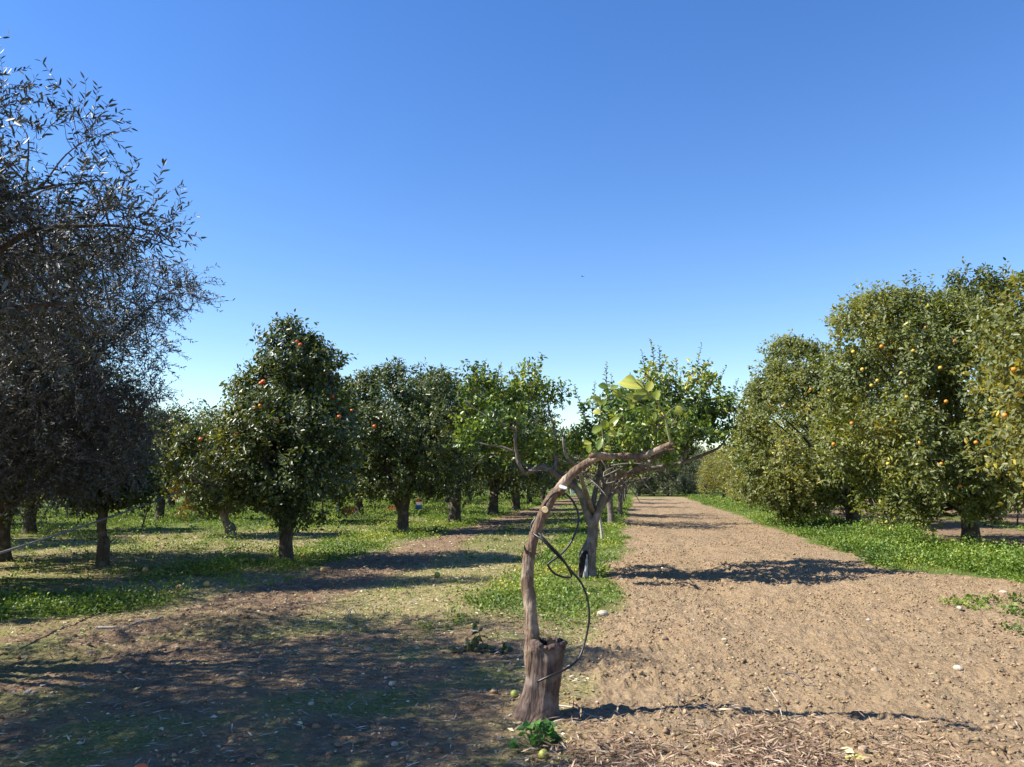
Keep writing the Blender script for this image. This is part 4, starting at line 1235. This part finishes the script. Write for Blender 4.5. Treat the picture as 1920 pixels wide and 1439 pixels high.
y = 9.8 * (30 / 9.8) ** r.rand(3400); x = SL * y + r.uniform(4.5, 7.9, 3400)
L_, P_, G_, R_ = zones(x, y)
cl = fbm(x * .55, y * .55, 2, 91)
ok = (cl > .47) & (G_ > .35)
x, y, cl = x[ok], y[ok], cl[ok]
xa = r.normal(6.35, .4, 60); ya = r.normal(9.2, .7, 60)
x = np.concatenate([x, xa]); y = np.concatenate([y, ya]); hh = np.concatenate([.14 + 1.5 * np.clip(cl - .47, 0, .22), np.full(60, .1)]) * r.uniform(.7, 1.2, len(x))
weeds('mallow_weeds', 'mounds of taller dark green mallow weeds along the foot of the right row', r, x, y, hh, 26, .042 + .0008 * y, WEED[:4], [3, 3, 2.5, 1], .17, 6)

# short grass and half-dry blades over the pale ground
def blades(name, label, r, x, y, L, cols, wts, mat, lean=.5, wid=.12, seed=3):
    z = Hg(x, y); n = len(x)
    d = np.array([0, 0, 1.0]) + r.normal(size=(n, 3)) * lean
    d[:, 2] = np.abs(d[:, 2])
    c = palette(r, n, cols, wts, .2, np.stack([x, y, z], 1), .7, seed)
    o = leaf_obj(name, leaf_arrays(np.stack([x, y, z], 1), d, r.normal(size=(n, 3)), L, L * wid, c, True), M[mat])
    return tag(o, label, None, None, 'stuff')


n = 60000
x, y = scatter(r, n, (-22, -.3), (7.5, 70))
x2, y2 = scatter(r, 16000, (4.4, 9), (8.5, 60))
x, y = np.concatenate([x, x2]), np.concatenate([y, y2])
L_, P_, G_, R_ = zones(x, y)
cl = fbm(x * 1.3, y * 1.3, 3, 14)
ok = (r.rand(len(x)) < (.35 * P_ + .9 * G_) * sstep(.32, .55, cl)) & (L_ < .3)
x, y = x[ok], y[ok]
blades('grass', 'short green and yellowing grass over the orchard floor', r, x, y, (.055 + .002 * y) * r.uniform(.5, 1.5, len(x)), [(.07, .14, .02), (.13, .2, .035), (.24, .26, .06), (.36, .32, .12)], [2, 3, 2, 1.4], 'weed')

# ================================================================== LITTER, CLODS AND STRAW
def flat_leaves(name, label, r, x, y, L, cols, wts, ratio=.5, lift=.012, tilt=.35, mat='dry'):
    z = Hg(x, y) + lift * r.rand(len(x)); n = len(x)
    a = r.rand(n) * 6.283
    d = np.stack([np.cos(a), np.sin(a), r.normal(size=n) * tilt * .5], 1)
    nr = np.array([0, 0, 1.0]) + r.normal(size=(n, 3)) * tilt
    o = leaf_obj(name, leaf_arrays(np.stack([x, y, z], 1), d, nr, L, L * ratio, palette(r, n, cols, wts, .25), True), M[mat])
    return tag(o, label, None, None, 'stuff')


r = rs(81)
n = 78000
y = 3.6 * (34 / 3.6) ** r.rand(n); x = SL * y + r.uniform(-15, 1.5, n)
L_, P_, G_, R_ = zones(x, y)
ok = r.rand(n) < (P_ * .9 + .3 * G_ + .3 * R_ + .06 * L_) * (1 - .7 * sstep(9.5, 7.5, y) * sstep(.6, -.4, x))
x, y = x[ok], y[ok]
flat_leaves('leaf_litter', 'small dry leaves and chips strewn over the pale orchard floor', r, x, y, (.024 + .0016 * y) * r.uniform(.5, 1.6, len(x)), [(.46, .40, .26), (.34, .29, .15), (.22, .16, .09), (.25, .27, .09), (.55, .50, .40)], [3, 3, 2, 2.5, 1])

# straw and broken twigs raked up in front, right of the stump
n = 26000
x = r.normal(1.15, .75, n); y = 3.5 + np.abs(r.normal(0, .85, n)) + .15 * (x - 1)
ok = (x > .15 + r.normal(size=n) * .1) & (x < 3.4) & (y < 5.6) & (fbm(x * 3, y * 3, 3, 4) > .36)
x, y = x[ok], y[ok]
flat_leaves('straw', 'dry straw and broken twigs heaped right of the stump', r, x, y, .07 * r.uniform(.3, 1.6, len(x)), [(.36, .26, .17), (.25, .165, .105), (.46, .36, .26), (.14, .09, .06)], [3, 3, 1.2, 3], .11, .05, .5)
n = 5200
y = 3.6 * (11 / 3.6) ** r.rand(n); x = r.uniform(-5.5, .4, n) + .16 * (y - 5)
L_, P_, G_, R_ = zones(x, y)
ok = L_ < .4
x, y = x[ok], y[ok]
flat_leaves('fallen_twigs', 'thin grey twigs and bark slivers lying in the shade of the olives', r, x, y, .07 * r.uniform(.3, 1.9, len(x)), [(.40, .36, .30), (.24, .2, .15), (.14, .11, .08)], [2, 3, 2], .09, .02, .3)


def clods(name, label, r, x, y, s, cols, wts):
    n = len(x); z = Hg(x, y)
    ph = (1 + 5 ** .5) / 2
    v = np.array([(-1, ph, 0), (1, ph, 0), (-1, -ph, 0), (1, -ph, 0), (0, -1, ph), (0, 1, ph), (0, -1, -ph), (0, 1, -ph), (ph, 0, -1), (ph, 0, 1), (-ph, 0, -1), (-ph, 0, 1)]) / math.sqrt(1 + ph * ph)
    V = v[None] * (1 + r.uniform(-.42, .42, (n, 12, 1)))
    a = r.rand(n) * 6.283
    ca, sa = np.cos(a)[:, None], np.sin(a)[:, None]
    V = np.stack([V[..., 0] * ca - V[..., 1] * sa, V[..., 0] * sa + V[..., 1] * ca, V[..., 2]], -1)
    sc = s[:, None] * np.stack([r.uniform(.8, 1.3, n), r.uniform(.7, 1.1, n), r.uniform(.45, .85, n)], 1)
    V = V * sc[:, None, :] + np.stack([x, y, z + s * .25], 1)[:, None, :]
    F = np.array(ICO_F)[None] + (np.arange(n) * 12)[:, None, None]
    c = np.repeat(palette(r, n, cols, wts, .15), 12, 0)
    o = link(name, np_mesh(name, V.reshape(-1, 3), F.reshape(-1, 3), c), M['clod'], smooth=False)
    return tag(o, label, None, None, 'stuff')


n = 80000
y = 3.7 * (60 / 3.7) ** r.rand(n); x = SL * y + r.uniform(-.6, 6.5, n)
L_, P_, G_, R_ = zones(x, y)
ok = (r.rand(n) < L_ * (1 - .8 * sstep(15, 55, y))) & (fbm(x * 1.6, y * 1.6, 3, 6) > .33 + .12 * r.rand(n))
x, y = x[ok], y[ok]
s = .0046 * np.exp(r.normal(size=len(x)) * .6) * (1 + y * .05)
clods('soil_clods', 'crumbly brown soil clods covering the tilled lane', r, x, y, np.minimum(s, .022), [(.29, .206, .122), (.25, .175, .10), (.35, .26, .165), (.19, .13, .075)], [3, 3, 1.5, 1.5])
n = 16000
y = 3.7 * (24 / 3.7) ** r.rand(n); x = SL * y + r.uniform(-8.5, -.2, n)
L_, P_, G_, R_ = zones(x, y)
ok = (r.rand(n) < R_ * .9 + .3 * P_)
x, y = x[ok], y[ok]
s = .0085 * np.exp(r.normal(size=len(x)) * .55)
clods('soil_crumbs', 'reddish brown soil crumbs on the left track', r, x, y, np.minimum(s, .045), [(.24, .155, .095), (.19, .12, .072), (.34, .25, .16)], [3, 2, 1])

# ================================================================== STONES, FALLEN FRUIT AND SMALL THINGS
def stone(px, py, wpx, label, mat='stone', seed=0, flat=.6, cat='stone', name='stone', group='stones lying on the soil'):
    p = on_ground(px, py); d = p[1]
    s = wpx * d / FPX / 2 * .85
    r = rs(900 + seed)
    bm_v, bm_f = [], []
    seg, rings = 12, 8
    for i in range(rings + 1):
        phi = math.pi * i / rings
        for j in range(seg):
            a = 2 * math.pi * j / seg
            u = np.array([math.sin(phi) * math.cos(a), math.sin(phi) * math.sin(a), math.cos(phi)])
            k = 1 + .5 * (fbm(np.array([u[0] * 1.6 + seed * 3.7]), np.array([u[1] * 1.6]), 3, seed, np.array([u[2] * 1.6]))[0] - .5)
            bm_v.append(tuple(u * k * s * np.array([1, .8, flat])))
    for i in range(rings):
        for j in range(seg):
            bm_f.append((i * seg + j, (i + 1) * seg + j, (i + 1) * seg + (j + 1) % seg, i * seg + (j + 1) % seg))
    me = bpy.data.meshes.new(name); me.from_pydata(bm_v, [], bm_f); me.update()
    o = link(name, me, M[mat], None, None, False)
    o.location = p + np.array([0, 0, s * flat * .25]); o.rotation_euler = (r.uniform(-.2, .2), r.uniform(-.2, .2), r.uniform(0, 6))
    return tag(o, label, cat, group)


for i, q in enumerate([
    (1130, 1152, 26, 'pale stone between the grass strip and the lane beyond the hose', 'stone'),
    (1628, 1158, 12, 'small whitish stone alone on the open lane below the shadow', 'stone'),
    (1797, 1257, 22, 'flat whitish stone on the right of the lane', 'stone'),
    (1823, 1312, 16, 'small pale stone below the flat whitish one on the right', 'stone'),
    (1758, 1283, 14, 'small tan stone left of the flat whitish one', 'dull'),
    (1882, 1120, 16, 'pale stone by the weeds at the right edge', 'stone'),
    (1800, 1148, 14, 'cream stone on the lane below the right weeds', 'stone'),
    (1246, 1200, 16, 'tan stone in the lane right of the hose', 'dull'),
    (1535, 1352, 20, 'dark brown clod at the right end of the straw', 'dull'),
    (1641, 1263, 24, 'dark clod standing up in the middle of the lane', 'dull'),
    (1618, 1408, 24, 'rough stone beside the withered yellow leaves at the bottom', 'dull'),
    (735, 1288, 18, 'pale flat stone in the shade left of the stump', 'stone'),
    (583, 1330, 14, 'grey stone in the dark shade at bottom centre', 'stone'),
    (690, 1218, 22, 'low brown stone where the shade begins', 'dull'),
    (782, 1216, 12, 'small pale stone at the edge of the shade', 'stone'),
    (656, 1173, 14, 'pale stone below the forked dry stick', 'stone'),
    (52, 1308, 18, 'whitish stone deep in the shade at far left', 'stone'),
    (1082, 1278, 12, 'tiny white stone just right of the stump', 'stone'),
    (983, 1270, 10, 'tiny white pebble touching the left side of the stump', 'stone'),
    (740, 1405, 16, 'grey stone at the bottom of the shade', 'stone'),
    (1300, 1255, 10, 'tiny pale stone on the sunny lane right of the stump', 'stone'),
    (240, 1187, 12, 'pale stone in the shade below the weed patch', 'stone'),
]):
    stone(q[0], q[1], q[2], q[3], q[4], i)


def fallen(px, py, kind, label, group, s=1.0):
    p = on_ground(px, py)
    o = bpy.data.objects.new('fallen_fruit', FM[kind]); COL.objects.link(o)
    o.location = p + np.array([0, 0, .036 * s]); o.scale = (s, s, s); o.rotation_euler = (px * .7, py * .3, px * .11)
    return tag(o, label, 'fruit', group)


gy = 'yellow fruit fallen beside the nearest left trunk'
for q in ((450, 1056), (461, 1053), (474, 1056), (508, 1053), (568, 1045), (578, 1050), (585, 1040), (600, 1046)):
    fallen(*q, 'yellow', 'yellow fallen fruit in the grass beside the nearest trunk of the left row', gy, 1.15)
gt = 'withered fruit lying in the shade on the left'
fallen(256, 1083, 'tan', 'bright tan fallen orange in the sunlit patch left of the grass', gt, 1.2)
fallen(272, 1074, 'tan', 'shaded brown fallen orange just behind the bright tan one', gt, 1.2)
fallen(387, 1103, 'tan', 'pale fallen orange at the lower edge of the sunny grass', gt, 1.1)
fallen(336, 1111, 'tan', 'pale fallen orange left of the one at the lower edge of the grass', gt, 1.1)
fallen(222, 1077, 'tan', 'dull fallen orange in shadow left of the bright tan one', gt, 1.0)
fallen(605, 1075, 'tan', 'brown withered orange on the reddish soil right of the trunk', gt, 1.1)
fallen(820, 1086, 'lemon', 'lone green-yellow lemon lying on the pale open ground', None, 1.25)
fallen(262, 1466, 'redorange', 'bright red-orange fruit cut by the bottom frame edge', None, 1.0)
fallen(964, 1310, 'limegreen', 'pale green fruit in the shade at the left foot of the stump', None, .7)
fallen(1020, 1434, 'limegreen', 'dull green fruit below the leafy weed', None, .75)


# leafy weed at the foot of the stump
def weed_plant(px, py, w_px, n, label, ls, seed, cols):
    r = rs(seed); p = on_ground(px, py); d = p[1]; w = w_px * d / FPX / 2
    t = thing('weed_plant', p, label, 'plant')
    mb = MB(); pos, ld, nr = [], [], []
    for i in range(n):
        a = r.rand() * 6.283; q = w * r.rand() ** .6; h = w * 1.0 * (1.15 - (q / w) ** 2) * r.uniform(.5, 1.1) + .02
        e = np.array([q * math.cos(a), q * math.sin(a) * .8, h])
        mb.tube([np.array([0, 0, -.01]) + e * .05, e * np.array([.6, .6, .55]), e], [.004, .003, .002], 5, 3)
        for k in range(2):
            b_ = a + r.uniform(-1.2, 1.2)
            pos.append(e); ld.append((math.cos(b_), math.sin(b_), r.uniform(-.3, .3)))
            nr.append((r.normal() * .35, r.normal() * .35 - .25, 1))
    mb.build('stem', M['greentwig'], t)
    m = len(pos); L = ls * r.uniform(.6, 1.2, m)
    leaf_obj('foliage', leaf_arrays(np.array(pos), np.array(ld, float), np.array(nr, float), L, L * .95, palette(r, m, cols, [1] * len(cols), .2)), M['weed'], t)
    return t


weed_plant(1003, 1412, 78, 46, 'bright green leafy weed in front of the foot of the stump', .05, 5, [(.05, .14, .02), (.08, .2, .03), (.13, .27, .04)])

# withered sprig left of the stump
def sprig():
    r = rs(6); p = on_ground(905, 1222); d = p[1]
    t = thing('withered_branch', p, 'cut branch of dark withered leaves lying left of the stump', 'branch'); b = np.array(p)
    mb = MB(); pos, ld, nr = [], [], []
    for pp in ([(935, 1232), (918, 1222), (905, 1205), (898, 1185), (892, 1168)], [(918, 1222), (900, 1222), (870, 1225), (845, 1228)], [(925, 1226), (940, 1230), (952, 1236)], [(905, 1212), (890, 1210), (882, 1205)]):
        q = [at(a, c, d + .05 * i * (-1) ** i) for i, (a, c) in enumerate(pp)]
        q = [np.array([z[0], z[1], max(z[2], b[2] + .012)]) for z in q]
        mb.tube(q, list(np.linspace(.007, .003, len(q))), 6, 3)
        for k in range(22):
            i = r.randint(len(q) - 1); f_ = r.rand(); z = q[i] * (1 - f_) + q[i + 1] * f_
            pos.append(z); ld.append(r.normal(size=3) * np.array([1, 1, .5]) + np.array([0, 0, -.2])); nr.append(r.normal(size=3) + np.array([0, -.4, .8]))
    mb.build('twig', M['twig'], t, b)
    m = len(pos); L = .10 * r.uniform(.6, 1.2, m)
    leaf_obj('foliage', leaf_arrays(np.array(pos), np.array(ld), np.array(nr), L, L * .42, palette(r, m, [(.03, .042, .02), (.055, .07, .035), (.12, .13, .08)], [2, 2, 1], .2)), M['citrus'], t, b)


sprig()


def stick(pts, rad, label, mat='twig', name='dry_stick', lift=.012, cat='stick', ground=True, group=None, seg=6):
    P = []
    for q in pts:
        p = on_ground(q[0], q[1]); p = p + np.array([0, 0, lift + (q[2] if len(q) > 2 else 0)])
        P.append(p)
    mb = MB(); mb.tube(P, list(np.linspace(rad, rad * .55, len(P))), seg, 3, .1, 2)
    o = mb.build(name, M[mat], None, P[0]); o.location = P[0]
    return tag(o, label, cat, group)


# forked dry stick standing on the ground
p = on_ground(655, 1158)
mb = MB()
mb.tube([(0, 0, 0), (.01, 0, .07), (.03, .01, .13), (.035, 0, .16)], [.007, .006, .004, .002], 6, 3)
mb.tube([(.025, .005, .12), (.06, 0, .09), (.10, 0, .02), (.12, -.01, 0)], [.005, .005, .004, .003], 6, 3)
mb.tube([(.028, .005, .12), (-.03, .02, .06), (-.07, .03, 0)], [.005, .004, .003], 6, 3)
o = mb.build('dry_stick', M['stake']); o.location = p
tag(o, 'forked pale dry stick standing on the reddish soil', 'stick')
stick([(180, 1178), (210, 1177), (240, 1174), (262, 1166), (290, 1160), (305, 1155)], .014, 'long thin grey branch lying in the shade at left', 'stake')
stick([(1040, 1330), (1075, 1337), (1105, 1348), (1130, 1358)], .006, 'thin pale twig at the right foot of the stump', 'stake')
stick([(955, 1352), (985, 1342), (1015, 1341), (1045, 1343)], .006, 'thin tan twig lying across the foot of the stump', 'stake')
stick([(1470, 1256), (1490, 1266), (1508, 1278), (1530, 1285)], .011, 'dark crooked strip standing for a branch shadow on the sunny lane', 'twig')  # dark rod added as the shadow of the arched lemon branch
stick([(1275, 1358), (1272, 1338, .03), (1274, 1320, .06)], .004, 'short dark twig sticking up from the straw', 'twig')
stick([(1468, 1352), (1458, 1330, .05), (1440, 1312, .1)], .004, 'pale dry stalk arching over the edge of the straw', 'stake')


# yellow leaves on the soil at the bottom
def yellow_leaf(px, py, n, ls, label, seed, cols):
    r = rs(seed); p = on_ground(px, py)
    pos = r.normal(size=(n, 3)) * np.array([.03, .025, .004]) * (n > 1) + np.array([0, 0, .012])
    a = r.rand(n) * 6.28
    arr = leaf_arrays(pos, np.stack([np.cos(a), np.sin(a), r.normal(size=n) * .2], 1), np.array([0, -.2, 1.0]) + r.normal(size=(n, 3)) * .3, ls * r.uniform(.8, 1.1, n), ls * .5, palette(r, n, cols, [1] * len(cols), .1))
    o = leaf_obj('fallen_leaf' if n == 1 else 'leaf_cluster', arr, M['weed']); o.location = p
    tag(o, label, 'leaf')


yellow_leaf(1248, 1426, 1, .055, 'single yellow leaf lying on the straw', 1, [(.55, .5, .1)])
yellow_leaf(1346, 1434, 1, .06, 'yellow-green leaf on the dark twigs by the bottom edge', 2, [(.5, .52, .1)])
yellow_leaf(1600, 1420, 7, .085, 'bunch of withered pale yellow leaves on the lane at the bottom', 3, [(.6, .55, .2), (.5, .48, .14), (.62, .58, .34)])


# ------------------------------------------------------------------ stakes, rope, crates and far things
def stake(px, py0, py1, rad, label, mat, lean=0, name='wooden_stake'):
    p = on_ground(px, py0); d = p[1]
    e = at(px + lean, py1, d)
    mb = MB(); mb.tube([p - [0, 0, .1], (p + e) / 2, e], [rad, rad * .95, rad * .85], 8, 2, .05, 1)
    o = mb.build(name, M[mat], None, p); o.location = p
    return tag(o, label, 'stake')


stake(1131, 1018, 962, .038, 'pale wooden stake leaning beside the charred lemon trunk', 'stake', -8)
stake(605, 985, 915, .022, 'tall thin dark stake in the grass right of the nearest left tree', 'rust', 0, 'iron_stake')
stake(703, 968, 946, .03, 'short dark stake in the bright grass near the crates', 'rust', 0, 'iron_stake')
stake(265, 990, 955, .03, 'thin dark prop leaning in the weeds under the small left tree', 'rust', 12, 'wooden_prop')
stake(635, 962, 926, .09, 'pale bare post standing behind the orange crate', 'stake', 0, 'wooden_post')
stake(1907, 985, 940, .03, 'rusty thin post under the boughs at the right edge', 'rust', 2, 'iron_stake')

a, e = at(-420, 1165, 5.6), at(345, 919, 17.0)
mb = MB(); mb.tube([a, a * .66 + e * .34 - np.array([0, 0, .05]), a * .33 + e * .67 - np.array([0, 0, .05]), e], [.014, .014, .014, .014], 7, 8)
o = mb.build('rope', M['rope'], None, a); o.location = a
tag(o, 'grey rope stretched taut from the left edge up to the small citrus tree', 'rope')


def crate(px, py, wpx, mat, label, rz):
    p = on_ground(px, py); d = p[1]
    w = wpx * d / FPX; dp, h = w * .66, w * .48
    mb = MB()

    def box(c, s):
        x0, y0, z0 = [c[i] - s[i] / 2 for i in range(3)]; x1, y1, z1 = [c[i] + s[i] / 2 for i in range(3)]
        mb.add([(x0, y0, z0), (x1, y0, z0), (x1, y1, z0), (x0, y1, z0), (x0, y0, z1), (x1, y0, z1), (x1, y1, z1), (x0, y1, z1)],
               [(0, 3, 2, 1), (4, 5, 6, 7), (0, 1, 5, 4), (1, 2, 6, 5), (2, 3, 7, 6), (3, 0, 4, 7)])
    t = .02
    box((0, 0, t / 2), (w, dp, t))
    for k in range(4):
        z = t + (h - t) * (k + .5) / 4
        hh = (h - t) / 4 * .72
        box((0, -dp / 2 + t / 2, z), (w - 2 * t, t * .8, hh)); box((0, dp / 2 - t / 2, z), (w - 2 * t, t * .8, hh))
        box((-w / 2 + t / 2, 0, z), (t * .8, dp - 2 * t, hh)); box((w / 2 - t / 2, 0, z), (t * .8, dp - 2 * t, hh))
    for sx in (-1, 1):
        for sy in (-1, 1): box((sx * (w / 2 - t / 2), sy * (dp / 2 - t / 2), h / 2 + t / 2), (t * 1.2, t * 1.2, h - t))
    o = mb.build('fruit_crate', M[mat], None, None, False); o.location = p; o.rotation_euler = (0, 0, rz)
    return tag(o, label, 'crate', 'plastic fruit crates in the grass')


crate(655, 966, 27, 'crate', 'bright orange plastic crate in the grass beside the pale post', .15)
crate(735, 958, 20, 'crateb', 'brownish crate half hidden by the thick forked trunk', -.2)

# small painted board on two legs
p = on_ground(785, 962); d = p[1]; k = d / FPX
t = thing('painted_board', p, 'small red, white and blue board on thin legs behind the forked trunk', 'sign')


def slab(name, z0, z1, w0, w1, mat, y=0.0):
    mb = MB(); q = .02
    mb.add([(-w0, y - q, z0), (w0, y - q, z0), (w0, y + q, z0), (-w0, y + q, z0), (-w1, y - q, z1), (w1, y - q, z1), (w1, y + q, z1), (-w1, y + q, z1)],
           [(0, 3, 2, 1), (4, 5, 6, 7), (0, 1, 5, 4), (1, 2, 6, 5), (2, 3, 7, 6), (3, 0, 4, 7)])
    return mb.build(name, M[mat], t, None, False)


slab('blue_panel', 7 * k, 15 * k, 6 * k, 6 * k, 'blue'); slab('white_panel', 15 * k, 20 * k, 5.6 * k, 5.2 * k, 'white'); slab('red_panel', 20 * k, 27 * k, 5 * k, 3 * k, 'pink')
for sx in (-1, 1):
    mb = MB(); mb.tube([(sx * 5 * k, .03, -.1), (sx * 5 * k, .03, 5 * k), (sx * 4.6 * k, .03, 16 * k)], [.016, .016, .016], 6, 1)
    mb.build('leg', M['rust'], t)

# low white wall far off between the trunks
x0 = (1069 - 960) / FPX * 86
mb = MB()
for i in range(1):
    bx = i * 1.26
    mb.add([(bx, 0, 0), (bx + 1.25, 0, 0), (bx + 1.25, .2, 0), (bx, .2, 0), (bx, 0, .56), (bx + 1.25, 0, .56), (bx + 1.25, .2, .56), (bx, .2, .56)], [(0, 3, 2, 1), (4, 5, 6, 7), (0, 1, 5, 4), (1, 2, 6, 5), (2, 3, 7, 6), (3, 0, 4, 7)])
mb.add([(-.03, -.04, .562), (1.28, -.04, .562), (1.28, .24, .562), (-.03, .24, .562), (-.03, -.04, .64), (1.28, -.04, .64), (1.28, .24, .64), (-.03, .24, .64)], [(0, 3, 2, 1), (4, 5, 6, 7), (0, 1, 5, 4), (1, 2, 6, 5), (2, 3, 7, 6), (3, 0, 4, 7)])
o = mb.build('white_wall', M['white'], None, None, False); o.location = (x0, 86, -.02)
tag(o, 'low white wall glimpsed far off under the lemon branches', 'wall')

# bird far up in the sky
c = at(1092, 519, 110)
mb = MB()
mb.tube([(-.02, -.16, 0), (0, -.08, .01), (0, .05, 0), (0, .16, -.01), (0, .24, -.01)], [.012, .04, .05, .03, .012], 8, 3)
for sx in (-1, 1):
    v = [(0, -.05, .02), (sx * .17, -.08, .07), (sx * .34, .03, .03), (sx * .17, .06, .06), (0, .07, .02)]
    v2 = [(a_, b_, c_ - .012) for a_, b_, c_ in v]
    mb.add(v + v2, [(0, 1, 3, 4), (1, 2, 3), (5, 9, 8, 6), (6, 8, 7), (0, 5, 6, 1), (1, 6, 7, 2), (2, 7, 8, 3), (3, 8, 9, 4)])
o = mb.build('bird', M['feather']); o.location = c; o.rotation_euler = (.1, .15, .5)
tag(o, 'tiny dark bird flying in the open blue sky', 'bird')
